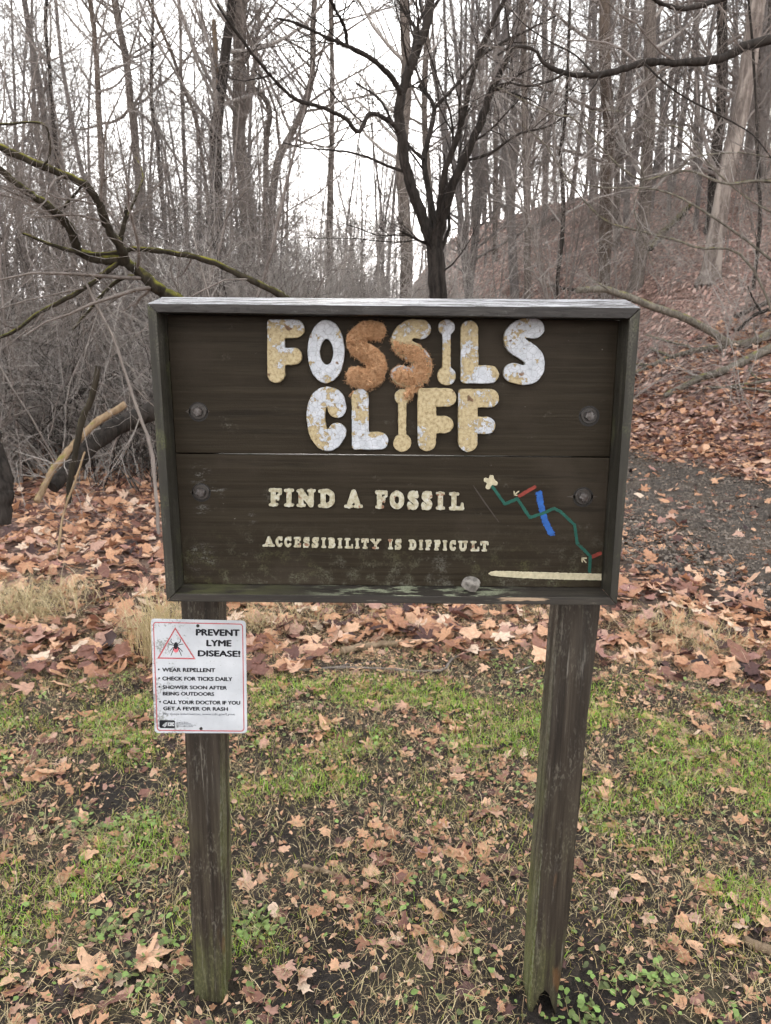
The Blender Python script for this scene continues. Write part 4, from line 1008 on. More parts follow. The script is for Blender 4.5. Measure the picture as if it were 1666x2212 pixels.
for (lab, pts, w, Y, mat, n1) in TREES:
    tree(lab, pts, w, Y, mat, top=9 + Y * .35, n1=int(n1 * 1.5), tw='twig_brown' if rng.random() < .6 else 'twig_grey', dens=1.0)
tree('broken tan snag with a jagged top at the upper left', [(458, 54), (462, 150), (466, 233), (470, 400)], 11, 16, 'bark_snag', n1=3, broken=True, name='broken_snag', taper=.8, L1=(.4, .9))

# hand-shaped trees: trunk plus limbs traced as lines with their own depth
def limbed(name, label, limbs, mat, twmat, base, cat='tree', spec=None, group=None, seg='limb', first='trunk', crown='crown'):
    root = empty(name, base, label, cat, group); g2 = Geo()
    for k, (pts, w0, w1) in enumerate(limbs):
        P = line3(pts, 0) if len(pts[0]) > 2 else None
        Ys = P[:, 1]; rs = np.interp(np.linspace(0, 1, len(pts)), [0, 1], [rad(w0, Ys[0]), rad(w1, Ys[-1])])
        n = max(14, len(pts) * 5); L, R = smooth_line(P, rs, n)
        L[1:-1] += (rng.normal(0, 1, (n - 2, 3)) * np.minimum(R[1:-1, None] * .12, .004))
        R = R * (1 + (.10 if R.mean() < .05 else .05) * (rng.random(n) - .5))
        V, F = tube_arrays(L, R, 10); C = np.repeat(L, 10, 0); V = V + unit(V - C) * bark_relief(V * 2.5, float(R.mean()) * (.35 if R.mean() < .05 else .14), k + 3)[:, None]
        g = Geo(); g.add(V, F)
        q = np.arange(10); g.add(np.vstack([V[-10:], L[-1:] + (L[-1] - L[-2]) * .2]), np.stack([q, (q + 1) % 10, np.full(10, 10)], -1))
        add(first if k == 0 else seg, g.mesh(seg), MT[mat], root)
        if spec: twigs(g2, L[None], R[None], spec)
    if spec: add(crown, g2.mesh(crown), MT[twmat], root, 'bare twigs', 'stuff' if crown == 'twigs' else None)
    return root
b = at_y(945, 700, 7.2); gz = float(terrain(b[0], b[1])); pb = project((b[0], b[1], gz - .1))
def Yq(pts, y0, y1): return [(x, y, y0 + (y1 - y0) * k / max(1, len(pts) - 1)) for k, (x, y) in enumerate(pts)]
CT = [
 (Yq([(pb[0], pb[1]), (948, 800), (946, 650), (942, 560), (939, 520), (938, 490)], 7.2, 7.2), 42, 30),
 (Yq([(936, 530), (918, 480), (895, 420), (877, 360), (868, 300), (862, 230), (880, 160), (905, 100), (925, 40), (935, -30)], 7.2, 7.0), 25, 13),
 (Yq([(942, 530), (957, 465), (975, 410), (1000, 350), (1030, 285), (1055, 215), (1075, 165), (1098, 120), (1104, 80)], 7.2, 6.8), 22, 9),
 (Yq([(938, 505), (935, 460), (925, 400), (916, 345), (930, 285), (938, 235), (920, 200), (905, 185)], 7.25, 7.5), 15, 6),
 (Yq([(942, 510), (952, 430), (965, 360), (990, 290), (1010, 210), (1030, 130), (1060, 60), (1095, -10)], 7.15, 6.6), 14, 7),
 (Yq([(865, 290), (845, 265), (800, 245), (775, 285), (745, 255), (690, 230), (640, 215), (590, 170), (545, 115), (500, 55), (470, 10)], 7.1, 5.8), 9, 5),
 (Yq([(868, 200), (840, 160), (800, 125), (750, 100), (700, 78), (640, 50), (600, 40)], 7.05, 6.3), 12, 4),
 (Yq([(750, 100), (745, 60), (730, 30), (710, -5)], 6.7, 6.4), 8, 5),
 (Yq([(938, 235), (980, 190), (1030, 130), (1080, 95), (1140, 65), (1200, 35)], 7.4, 7.6), 8, 3),
 (Yq([(915, 345), (880, 310), (850, 270), (820, 215), (770, 180)], 7.3, 7.8), 8, 3),
 (Yq([(920, 525), (890, 512), (868, 500)], 7.2, 7.0), 7, 4),
 (Yq([(1000, 350), (1060, 330), (1120, 290), (1180, 275), (1230, 245)], 7.1, 6.6), 6, 2.5),
 (Yq([(905, 100), (895, 60), (870, 20), (850, -20)], 7.0, 7.2), 9, 5),
]
limbed('forked_tree', 'dark forked tree standing behind the middle of the sign', CT, 'bark_dark', 'bark_dark', (b[0], b[1], gz),
       spec=[(9, .25, 1, (30, 70), (.35, 1.2), 7, .14, .03, 4, .4), (5, .15, 1, (25, 65), (.2, .6), 5, .15, .02, 3, .55), (3, .1, 1, (25, 60), (.1, .3), 4, .15, .0, 3, .6)])

k1 = .3581
def z1(pts, y0, y1): return Yq([(x * k1, y * k1) for x, y in pts], y0, y1)
LT = [
 (z1([(1500, 2150), (1250, 1950), (1060, 1812), (960, 1748), (860, 1660), (745, 1575), (600, 1568), (460, 1515)], 4.6, 4.4), 26, 13),
 (z1([(470, 1515), (430, 1400), (350, 1290), (170, 1160), (0, 1030), (-160, 900)], 4.4, 4.0), 15, 11),
 (z1([(760, 1580), (720, 1480), (650, 1370), (600, 1230), (500, 1110), (250, 1000), (0, 890), (-150, 830)], 4.45, 4.0), 15, 10),
 (z1([(1750, 1820), (1666, 1765), (1450, 1660), (1250, 1570), (1000, 1520), (810, 1502), (720, 1522), (550, 1532), (350, 1490), (140, 1410)], 4.7, 4.3), 11, 5),
 (z1([(722, 1475), (742, 1380), (770, 1250)], 4.45, 4.45), 9, 7),
 (z1([(385, 1250), (440, 1190), (500, 1115)], 4.2, 4.2), 5, 4),
 (z1([(740, 1570), (640, 1640), (540, 1720), (400, 1800), (220, 1900), (100, 1990), (-60, 2060)], 4.45, 4.2), 9, 5),
 (z1([(850, 1660), (700, 1700), (560, 1850), (440, 1990)], 4.5, 4.4), 7, 3),
 (z1([(740, 1380), (850, 1120), (860, 1040), (820, 950)], 4.5, 4.8), 4, 2.5),
 (z1([(0, 750), (250, 745), (300, 850), (295, 960), (250, 1000)], 4.0, 4.1), 3.5, 3),
]
bl = at_y(620, 1000, 4.7); limbed('fallen_mossy_tree', 'fallen tree with mossy boughs reaching left from behind the sign', [(p_, a_ * 1.25, b_ * 1.2) for p_, a_, b_ in LT], 'bark_moss', 'twig_brown', (bl[0], bl[1], float(terrain(bl[0], bl[1]))),
       spec=[(7, .15, 1, (30, 80), (.25, 1.1), 7, .15, -.01, 4, .35), (4, .15, 1, (25, 65), (.15, .6), 5, .16, .0, 3, .55), (2, .1, 1, (25, 60), (.1, .3), 4, .15, .0, 3, .6)])
# give the fallen tree a foot: its trunk runs on down behind the sign to the ground
# limb from a tree standing out of frame to the right
def z3(pts, y0, y1): return Yq([(1069.4 + x * k1, y * k1) for x, y in pts], y0, y1)
tb = np.array([4.3, 5.6]); tz = float(terrain(*tb))
ptop = project((tb[0], tb[1], 6.0)); pbot = project((tb[0], tb[1], tz - .1)); pm = project((tb[0], tb[1], 3.95))
RT = [
 ([(pbot[0], pbot[1], 5.6), (pm[0] + 10, (pm[1] + pbot[1]) / 2, 5.6), (pm[0], pm[1], 5.6), (ptop[0], ptop[1], 5.6)], 90, 60),
 ([(pm[0], pm[1], 5.6)] + z3([(1666, 240), (1450, 320), (1330, 360), (1120, 380), (920, 375), (800, 410), (600, 455), (420, 440), (300, 385), (235, 300), (100, 285), (20, 330)], 5.4, 5.0), 18, 4),
 (z3([(420, 440), (330, 490), (200, 520), (80, 500), (0, 520)], 5.1, 5.2), 5, 3),
 ([(pm[0], pm[1] - 120, 5.6)] + z3([(1500, -40), (1350, 0), (1200, 45), (1110, 50), (1000, 20), (940, -20), (880, -70)], 5.3, 4.9), 12, 5),
 (z3([(900, 380), (1000, 480), (1150, 590), (1400, 720), (1550, 810), (1666, 950)], 5.1, 5.0), 4, 2.5),
 (z3([(640, 450), (560, 560), (450, 540)], 5.1, 5.0), 3.5, 2),
 (z3([(600, 450), (480, 330), (330, 250), (180, 150), (100, 60)], 5.2, 5.4), 4, 2),
]
limbed('overhanging_tree', 'tree off the right edge whose long dark limb hangs over the sign', RT, 'bark_dark', 'twig_brown', (tb[0], tb[1], tz),
       spec=[(7, .15, 1, (30, 80), (.3, 1.2), 7, .13, -.03, 4, .4), (5, .15, 1, (25, 65), (.2, .7), 5, .15, -.02, 3, .55), (3, .1, 1, (25, 60), (.1, .35), 4, .15, -.02, 3, .6)])
# pale arching shrub stems on the right
sb = np.array([3.9, 6.3]); sz = float(terrain(*sb)); ps = project((sb[0], sb[1], sz - .05))
def from_base(pts): return [(ps[0], ps[1], 6.3)] + pts
SH = [
 (from_base(z3([(1900, 1300), (1666, 1100), (1400, 1110), (1160, 1030), (900, 1085), (760, 1010), (650, 900), (480, 720), (330, 680), (0, 520)], 6.2, 6.0)), 6, 2.5),
 (from_base(z3([(1800, 1750), (1666, 1570), (1300, 1300), (1000, 1150), (630, 1130), (400, 1080)], 6.2, 6.0)), 6, 2),
 (from_base(z3([(1600, 1700), (1200, 1490), (900, 1400), (680, 1340), (520, 1190), (380, 990), (300, 870), (170, 760)], 6.2, 6.1)), 5, 2),
 (z3([(900, 1085), (880, 950), (930, 820)], 6.1, 6.1), 3, 2),
 (z3([(900, 1085), (840, 1240), (880, 1400), (955, 1610)], 6.1, 6.1), 3.2, 1.6),
 (z3([(1666, 950), (1450, 920), (1200, 950), (1130, 1010), (1000, 1075)], 6.2, 6.1), 3, 2),
 (z3([(1666, 1280), (1500, 1180), (1300, 1000), (1140, 790), (950, 740), (740, 670), (560, 670)], 6.2, 6.3), 3.5, 1.6),
 (z3([(1400, 1110), (1530, 1090), (1666, 1080)], 6.2, 6.2), 3, 1.8),
]
limbed('arching_shrub', 'pale leafless shrub with long arching stems at the right', SH, 'bark_lichen', 'twig_grey', (sb[0], sb[1], sz), 'shrub', first='stem', seg='stem',
       spec=[(8, .15, 1, (25, 75), (.3, 1.1), 7, .12, -.02, 3, .5), (5, .15, 1, (25, 65), (.15, .6), 5, .15, -.02, 3, .6)])
# fallen boughs on the slope foot at right
def z5(pts, y0, y1): return Yq([(1247.6 + x * .3679, 596.5 + y * .3679) for x, y in pts], y0, y1)
def lie(pts, off):      # depth from the slope the bough rests on
    return [(x, y, min(Y, float(on_ground(x, y)[1]) - off)) for x, y, Y in pts]
limbed('fallen_bough', 'dark fallen bough arching up to its broken end at the right of the sign', [
 (lie(z5([(1400, 250), (1250, 280), (1138, 330), (1050, 380), (900, 400), (760, 312), (600, 235), (420, 170), (190, 85), (90, 78), (0, 85)], 12.6, 11.0), .15), 21, 12),
 (z5([(190, 85), (120, 40), (60, 0)], 10.7, 10.7), 4, 2)], 'bark_lichen', 'twig_grey', tuple(at_y(1590, 735, 11.5)), 'branch', first='bough', crown='twigs', seg='side_bough',
 spec=[(5, .2, 1, (30, 80), (.3, 1.0), 6, .14, 0, 3, .3), (4, .2, 1, (25, 65), (.2, .5), 4, .15, 0, 3, .6)])
limbed('fallen_bough', 'pale straight fallen bough lying on the leaves right of the path', [
 (lie(z5([(1350, 320), (1138, 420), (1000, 490), (870, 550), (720, 600), (600, 660), (510, 700)], 14, 14), .12), 20, 11),
 (lie(z5([(870, 550), (760, 590), (640, 590)], 14, 14), .12), 8, 4)], 'bark_lichen', 'twig_grey', tuple(at_y(1480, 836, 12)), 'branch', first='bough', crown='twigs', seg='side_bough',
 spec=[(5, .1, 1, (30, 80), (.3, 1.0), 6, .14, 0, 3, .3), (4, .2, 1, (25, 65), (.2, .5), 4, .15, 0, 3, .6)])
limbed('fallen_bough', 'forked grey bough on the ground beside the sign\'s right frame board', [
 (lie(z5([(890, 412), (700, 440), (560, 480), (430, 530), (350, 570), (250, 620)], 14, 14), .12), 15, 10),
 (lie(z5([(560, 480), (490, 450), (430, 425)], 14, 14), .2), 8, 5), (lie(z5([(700, 440), (640, 410), (500, 375), (400, 345)], 14, 14), .2), 6, 4), (lie(z5([(430, 530), (380, 520), (300, 525)], 14, 14), .15), 8, 5)], 'bark_lichen', 'twig_grey', tuple(at_y(1450, 775, 11)), 'branch', first='bough', crown='twigs', seg='side_bough',
 spec=[(4, .1, 1, (30, 80), (.3, 1.0), 6, .14, 0, 3, .3), (3, .2, 1, (25, 65), (.2, .5), 4, .15, 0, 3, .6)])
limbed('fallen_bough', 'thin crooked fallen branch crossing low above the path at the right edge', [
 (lie(z5([(1300, 560), (1138, 610), (950, 640), (850, 655), (740, 650)], 14, 14), .1), 9, 5), (lie(z5([(1138, 680), (1000, 660), (850, 655)], 14, 14), .1), 6, 4), (lie(z5([(1010, 545), (1040, 590), (1110, 620)], 14, 14), .1), 6, 3)], 'bark_lichen', 'twig_brown', tuple(at_y(1560, 836, 10.6)), 'branch', first='bough', crown='twigs', seg='side_bough',
 spec=[(6, .1, 1, (30, 80), (.3, 1.0), 6, .14, 0, 3, .4), (4, .2, 1, (25, 65), (.2, .5), 4, .15, 0, 3, .6)])
limbed('fallen_bough', 'dark dead branch hanging down beside the peeling tree at the right edge', [
 (z5([(1200, 180), (1080, 210), (1000, 260), (945, 320)], 12.0, 11.8), 9, 5), (z5([(1080, 210), (1040, 150), (1000, 60)], 12.0, 12.0), 5, 3)], 'bark_dark', 'twig_brown', tuple(at_y(1600, 715, 11.8)), 'branch', first='bough', crown='twigs', seg='side_bough',
 spec=[(6, .1, 1, (30, 80), (.3, 1.0), 6, .14, 0, 3, .4), (4, .2, 1, (25, 65), (.2, .5), 4, .15, 0, 3, .6)])
# logs and stems at left
def z4(pts, y0, y1): return Yq([(x * .3432, 596.5 + y * .3432 * 1.0) for x, y in pts], y0, y1)
def log(name, label, pts, y0, y1, w0, w1, mat, spec=None, cat='log'):
    L = z4(pts, y0, y1); b_ = at_y(L[-1][0], L[-1][1], L[-1][2])
    return limbed(name, label, [(L, w0, w1)], mat, 'twig_grey', tuple(b_), cat, first='stem' if cat != 'log' else 'log_stem', crown='twigs', spec=spec)
SM = [(5, .1, 1, (30, 80), (.3, .8), 6, .14, 0, 3, .25), (3, .2, 1, (25, 65), (.2, .4), 4, .15, 0, 3, .6)]
log('fallen_log', 'tan barkless log slanting down left of the sign', [(790, 805), (600, 930), (450, 1080), (330, 1230), (235, 1420)], 6.6, 5.9, 15, 14, 'log_tan', SM)
log('fallen_log', 'thick dark rotting log under the tan one beside the sign', [(1100, 780), (960, 850), (700, 970), (500, 1150), (330, 1330)], 7.4, 6.1, 44, 30, 'bark_dark', SM)
log('fallen_log', 'thin dark log farther back behind the mossy stub', [(740, 605), (450, 770), (300, 910), (235, 1010)], 9.0, 8.0, 11, 12, 'bark_dark', SM)
log('mossy_stub', 'upright broken mossy stem leaning over the tan log', [(617, 565), (590, 730), (520, 900), (480, 1070), (440, 1330), (430, 1430)], 5.8, 5.7, 11, 14, 'bark_moss', SM, 'tree stub')
log('tree_stump', 'mossy trunk foot at the left edge', [(-70, 900), (-40, 1100), (0, 1250), (0, 1380), (-20, 1560)], 5.2, 5.0, 36, 58, 'bark_dark', None, 'stump')
log('dry_stalk', 'pale tan broken stalk leaning at the left of the sign', [(535, 1105), (470, 1300), (400, 1500), (365, 1750)], 4.6, 4.4, 4, 5.5, 'log_tan', None, 'stalk')
log('sapling', 'thin sapling with a fork rising right beside the sign\'s left frame board', [(300, -500), (420, -200), (520, 0), (620, 200), (720, 400), (800, 640), (870, 850), (950, 1080), (975, 1300), (1000, 1620)], 4.4, 4.2, 3.5, 8, 'twig_brown',
    [(12, .05, .8, (25, 65), (.3, 1.0), 7, .12, .05, 3, .4), (4, .2, 1, (25, 65), (.2, .5), 5, .15, 0, 3, .6)], 'sapling')

# ------------------------------------------------------------------ thickets and the far wood (uncountable: one object per mass)
def polar(n, d0, d1, a0, a1, pw=1.0):
    d = d0 + (d1 - d0) * rng.random(n) ** pw; a = np.radians(rng.uniform(a0, a1, n)); return np.c_[d * np.sin(a), d * np.cos(a)]
def sprig(kind):
    """one clump: bush, sapling or tree, grown from the origin"""
    g = Geo()
    if kind == 'bush':
        n = 6; d = rng.normal(0, .38, (n, 3)); d[:, 2] = 1
        P, R = grow(rng.normal(0, .12, (n, 3)) * (1, 1, 0), d, rng.uniform(1.0, 2.3, n), rng.uniform(.004, .011, n), 9, .12, -.02, .3)
        spec = [(5, .15, 1, (20, 75), (.3, 1.3), 6, .15, -.01, 3, .6), (4, .15, 1, (20, 65), (.2, .6), 4, .16, 0, 3, .7)]; rm = .0022
    elif kind == 'sapling':
        n = 2; d = rng.normal(0, .16, (n, 3)); d[:, 2] = 1
        P, R = grow(rng.normal(0, .1, (n, 3)) * (1, 1, 0), d, rng.uniform(3.5, 7, n), rng.uniform(.016, .035, n), 12, .06, .02, .25)
        spec = [(15, .12, 1, (30, 75), (.6, 2.0), 7, .13, .03, 3, .5), (6, .15, 1, (25, 65), (.3, 1.1), 5, .15, .01, 3, .65), (3, .2, 1, (25, 60), (.2, .5), 3, .15, 0, 3, .7)]; rm = .0035
    else:
        n = 1; d = np.array([[rng.normal(0, .05), rng.normal(0, .05), 1.0]])
        P, R = grow(np.zeros((1, 3)), d, rng.uniform(11, 17, 1), rng.uniform(.05, .13, 1), 16, .035, .02, .3)
        spec = [(26, .1, 1, (30, 75), (.8, 3.0), 7, .12, .05, 3, .4), (7, .15, 1, (25, 65), (.4, 1.5), 5, .14, .02, 3, .6), (4, .2, 1, (25, 60), (.25, .7), 3, .15, 0, 3, .75)]; rm = .006
    V, F = tube_arrays(P, R, 6 if kind == 'tree' else 4); V[:, 2] -= .05; g.add(V, F)
    twigs(g, P, R, spec, rm)
    return g.mesh(kind)
PROTO = {}; USED = {'bush': ('twig_grey', 'twig_brown', 'bark_dark'), 'sapling': ('twig_brown', 'bark_far'), 'tree': ('bark_far',)}
for kind, nv in (('bush', 6), ('sapling', 6), ('tree', 6)):
    for mt in USED[kind]:
        PROTO[kind, mt] = []
    for q in range(nv):
        me = sprig(kind)
        for mt in USED[kind]:
            m2 = me.copy(); m2.materials.append(MT[mt]); PROTO[kind, mt].append(bpy.data.objects.new(kind, m2))
def mass(name, label, cat, spots, kind, mt, s0, s1, lean=.06):
    n = len(spots); me = bpy.data.meshes.new(name); V = np.c_[spots, terrain(spots[:, 0], spots[:, 1])]
    me.from_pydata(V.tolist(), [], [])
    for nm, ty, val in (('rot', 'FLOAT_VECTOR', np.c_[rng.normal(0, lean, (n, 2)), rng.uniform(0, 6.28, n)]), ('size', 'FLOAT', rng.uniform(s0, s1, n)), ('pick', 'INT', rng.integers(0, 6, n))):
        at = me.attributes.new(nm, ty, 'POINT'); at.data.foreach_set('vector' if ty == 'FLOAT_VECTOR' else 'value', np.ascontiguousarray(val).ravel())
    ng = bpy.data.node_groups.new(name, 'GeometryNodeTree')
    ng.interface.new_socket('Geometry', in_out='INPUT', socket_type='NodeSocketGeometry'); ng.interface.new_socket('Geometry', in_out='OUTPUT', socket_type='NodeSocketGeometry')
    N = ng.nodes; gi = N.new('NodeGroupInput'); go = N.new('NodeGroupOutput'); ip = N.new('GeometryNodeInstanceOnPoints'); gj = N.new('GeometryNodeGeometryToInstance')
    for ob in PROTO[kind, mt]:
        oi = N.new('GeometryNodeObjectInfo'); oi.inputs['Object'].default_value = ob; oi.inputs['As Instance'].default_value = False
        ng.links.new(oi.outputs['Geometry'], gj.inputs[0])
    def att(nm, ty):
        a = N.new('GeometryNodeInputNamedAttribute'); a.data_type = ty; a.inputs['Name'].default_value = nm; return a.outputs[0]
    ng.links.new(gi.outputs[0], ip.inputs['Points']); ng.links.new(gj.outputs[0], ip.inputs['Instance']); ip.inputs['Pick Instance'].default_value = True
    ng.links.new(att('pick', 'INT'), ip.inputs['Instance Index']); ng.links.new(att('rot', 'FLOAT_VECTOR'), ip.inputs['Rotation']); ng.links.new(att('size', 'FLOAT'), ip.inputs['Scale'])
    ng.links.new(ip.outputs[0], go.inputs[0])
    o = add(name, me, None); md = o.modifiers.new('scatter', 'NODES'); md.node_group = ng
    return tag(o, label, cat, None, 'stuff')
def off_path(sp): return sp[path_mask(sp[:, 0], sp[:, 1]) < .05]
mass('brush', 'tangled grey leafless brush left of the sign behind the fallen logs', 'brush', polar(220, 8.6, 19, -37, -9, .9), 'bush', 'twig_grey', .7, 1.5, .2)
mass('brush', 'brown leafless brush mixed into the tangle left of the sign', 'brush', polar(110, 8.4, 18, -37, -8, .9), 'bush', 'twig_brown', .6, 1.4, .25)
mass('brush', 'pale grey leafless brush between the mossy boughs and the dark forked tree', 'brush', polar(330, 10, 24, -15, 3.2, .9), 'bush', 'twig_grey', 1.1, 2.1, .15)
mass('brush', 'thin leafless undergrowth on the leafy slope', 'brush', off_path(polar(120, 10.5, 26, 8, 36, .8)), 'bush', 'twig_grey', .5, 1.2, .2)
mass('brush', 'dark wet leafless stems scattered through the tangle at the left', 'brush', polar(34, 8.0, 14, -37, -9, .9), 'bush', 'bark_dark', .8, 1.6, .3)
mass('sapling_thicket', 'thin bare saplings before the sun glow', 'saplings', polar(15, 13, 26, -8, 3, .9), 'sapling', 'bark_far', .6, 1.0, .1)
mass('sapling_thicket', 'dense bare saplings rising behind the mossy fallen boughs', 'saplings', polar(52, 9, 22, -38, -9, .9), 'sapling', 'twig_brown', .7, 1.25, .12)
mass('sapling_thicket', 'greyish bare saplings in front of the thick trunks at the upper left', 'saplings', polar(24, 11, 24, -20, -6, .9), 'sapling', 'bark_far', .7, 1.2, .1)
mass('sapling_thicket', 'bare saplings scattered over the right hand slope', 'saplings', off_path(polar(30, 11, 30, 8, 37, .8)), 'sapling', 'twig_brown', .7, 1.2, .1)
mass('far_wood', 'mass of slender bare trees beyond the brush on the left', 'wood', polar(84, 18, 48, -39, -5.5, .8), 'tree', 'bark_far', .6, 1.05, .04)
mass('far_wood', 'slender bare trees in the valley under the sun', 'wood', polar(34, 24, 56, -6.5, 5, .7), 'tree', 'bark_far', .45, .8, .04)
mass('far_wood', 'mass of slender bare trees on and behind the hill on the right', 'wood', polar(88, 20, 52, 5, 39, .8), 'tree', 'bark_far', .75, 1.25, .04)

# ------------------------------------------------------------------ fallen leaves
def outline(kind):
    if kind == 0:      # maple or sycamore: five pointed lobes
        h = [(0, 1.0), (8, .80), (14, .74), (20, .56), (28, .42), (38, .66), (46, .92), (54, .78), (60, .60), (72, .44), (84, .62), (96, .74), (106, .56), (124, .40), (150, .34), (172, .22)]
    elif kind == 1:    # broad, few teeth
        h = [(0, .95), (10, .78), (22, .66), (34, .80), (48, .86), (58, .66), (74, .60), (92, .70), (110, .58), (130, .50), (155, .42), (175, .30)]
    elif kind == 2:    # oval
        h = [(0, 1.0), (10, .82), (24, .62), (45, .48), (75, .42), (105, .46), (135, .60), (160, .80), (176, .9)]
    else:              # torn piece
        h = [(0, .7), (15, .85), (30, .55), (50, .75), (70, .45), (95, .7), (120, .5), (145, .75), (165, .55)]
    pts = h + [(360 - a, r * (.94 + .1 * ((a * 7) % 5) / 5)) for a, r in h[::-1] if a > 0]
    a = np.radians([p[0] for p in pts]); r = np.array([p[1] for p in pts])
    return np.stack([r * np.sin(a), r * np.cos(a)], -1)
OUT = [outline(k) for k in range(4)]
def leaves_geo(kind, pos, size, tint, tilt, curl, lod=0):
    """lod 0: outline, inner ring and heart; 1: outline fan; 2: every second outline point"""
    n = len(pos); o = OUT[kind][::2] if lod == 2 else OUT[kind]; m = len(o)
    o2 = np.vstack([o, o * .5, [[0, 0]]]) if lod == 0 else np.vstack([o, [[0, 0]]])
    k = len(o2)
    jr = 1 + rng.normal(0, .11, (n, k)) * (np.hypot(o2[:, 0], o2[:, 1]) > .01)
    x = o2[None, :, 0] * rng.uniform(.65, 1.15, (n, 1)) * jr; y = o2[None, :, 1] * jr
    a = rng.uniform(0, np.pi, (n, 1)); q = x * np.cos(a) + y * np.sin(a); p = -x * np.sin(a) + y * np.cos(a)
    c = curl[:, None]
    z = c * q ** 2 + c * .4 * rng.uniform(-1, 1, (n, 1)) * p ** 2 + c * .3 * rng.normal(0, 1, (n, 1)) * q * p
    rr_ = np.hypot(x, y); ang = np.arctan2(y, x)
    z = z + .09 * rr_ * np.sin(ang * 5 + rng.uniform(0, 6, (n, 1))) + rng.normal(0, .04, (n, k)) * rr_
    z = z - .05 * np.exp(-(x / .08) ** 2) * (1 - rr_)
    L = np.stack([x, y, z], -1) * size[:, None, None]
    yaw = rng.uniform(0, 2 * np.pi, n); tx = rng.normal(0, 1, n) * tilt; ty = rng.normal(0, 1, n) * tilt
    cx, sx, cy, sy, cz, sz_ = np.cos(tx), np.sin(tx), np.cos(ty), np.sin(ty), np.cos(yaw), np.sin(yaw)
    X, Y, Z = L[..., 0], L[..., 1], L[..., 2]
    X, Y = X * cz[:, None] - Y * sz_[:, None], X * sz_[:, None] + Y * cz[:, None]
    Y, Z = Y * cx[:, None] - Z * sx[:, None], Y * sx[:, None] + Z * cx[:, None]
    X, Z = X * cy[:, None] + Z * sy[:, None], -X * sy[:, None] + Z * cy[:, None]
    V = np.stack([X, Y, Z], -1)
    V[..., 2] -= np.percentile(V[..., 2], 15, axis=1)[:, None]
    V = V + pos[:, None, :]
    i = np.arange(m); j = (i + 1) % m
    if lod == 0: F4 = np.stack([i, j, m + j, m + i], -1); F3 = np.stack([m + i, m + j, np.full(m, 2 * m)], -1)
    else: F4 = np.zeros((0, 4), int); F3 = np.stack([i, j, np.full(m, m)], -1)
    off = (np.arange(n) * k)[:, None, None]
    return V, (F4[None] + off).reshape(-1, 4), (F3[None] + off).reshape(-1, 3), k, F4, F3
N0 = 30000
cand = polar(N0, 1.0, 14.5, -41, 41, .66)
keep = rng.random(len(cand)) < np.clip(leaf_w(cand[:, 0], cand[:, 1]), 0.0, 1)
A_ = cand[keep]
scat = polar(6600, 1.0, 4.2, -42, 42, .6); cl = fbm(scat[:, 0] * 4, scat[:, 1] * 4, 61)
scat = scat[(rng.random(len(scat)) < np.clip((cl - .36) * 3.5, .1, 1)) & (path_mask(scat[:, 0], scat[:, 1]) < .3) & (pit(scat[:, 0], scat[:, 1]) < rng.uniform(.2, 1.2, len(scat)))]
bits = polar(24000, 1.0, 4.4, -43, 43, .6); bits = bits[pit(bits[:, 0], bits[:, 1]) < rng.uniform(.2, 1.4, len(bits))]
pth = polar(4200, 4, 12, 14, 42, .7)
def pack(xy, lo, hi, zl, tl, cu, dark):
    n = len(xy); z = terrain(xy[:, 0], xy[:, 1]) + rng.uniform(0, 1, n) ** 1.5 * zl + .002
    return np.c_[xy, z], rng.uniform(lo, hi, n), np.clip(rng.beta(1.25, 1.05, n) - dark + .2 * (fbm(xy[:, 0] * 2, xy[:, 1] * 2, 77) - .5), 0, 1), np.full(n, tl), rng.uniform(-.5, 1, n) * cu
sets = [(pack(A_, .03, .095, .045, .30, .75, .0), [.36, .28, .08, .28]), (pack(scat, .008, .042, .004, .20, .8, .03), [.10, .28, .14, .48]), (pack(pth, .02, .075, .006, .25, .7, .06), [.3, .2, .1, .4]), (pack(bits, .004, .015, .006, .4, .8, .05), [0, 0, .3, .7])]
allp = [np.concatenate([s[0][k] for s in sets]) for k in range(5)]
kinds = np.concatenate([rng.choice(4, len(s[0][0]), p=s[1]) for s in sets])
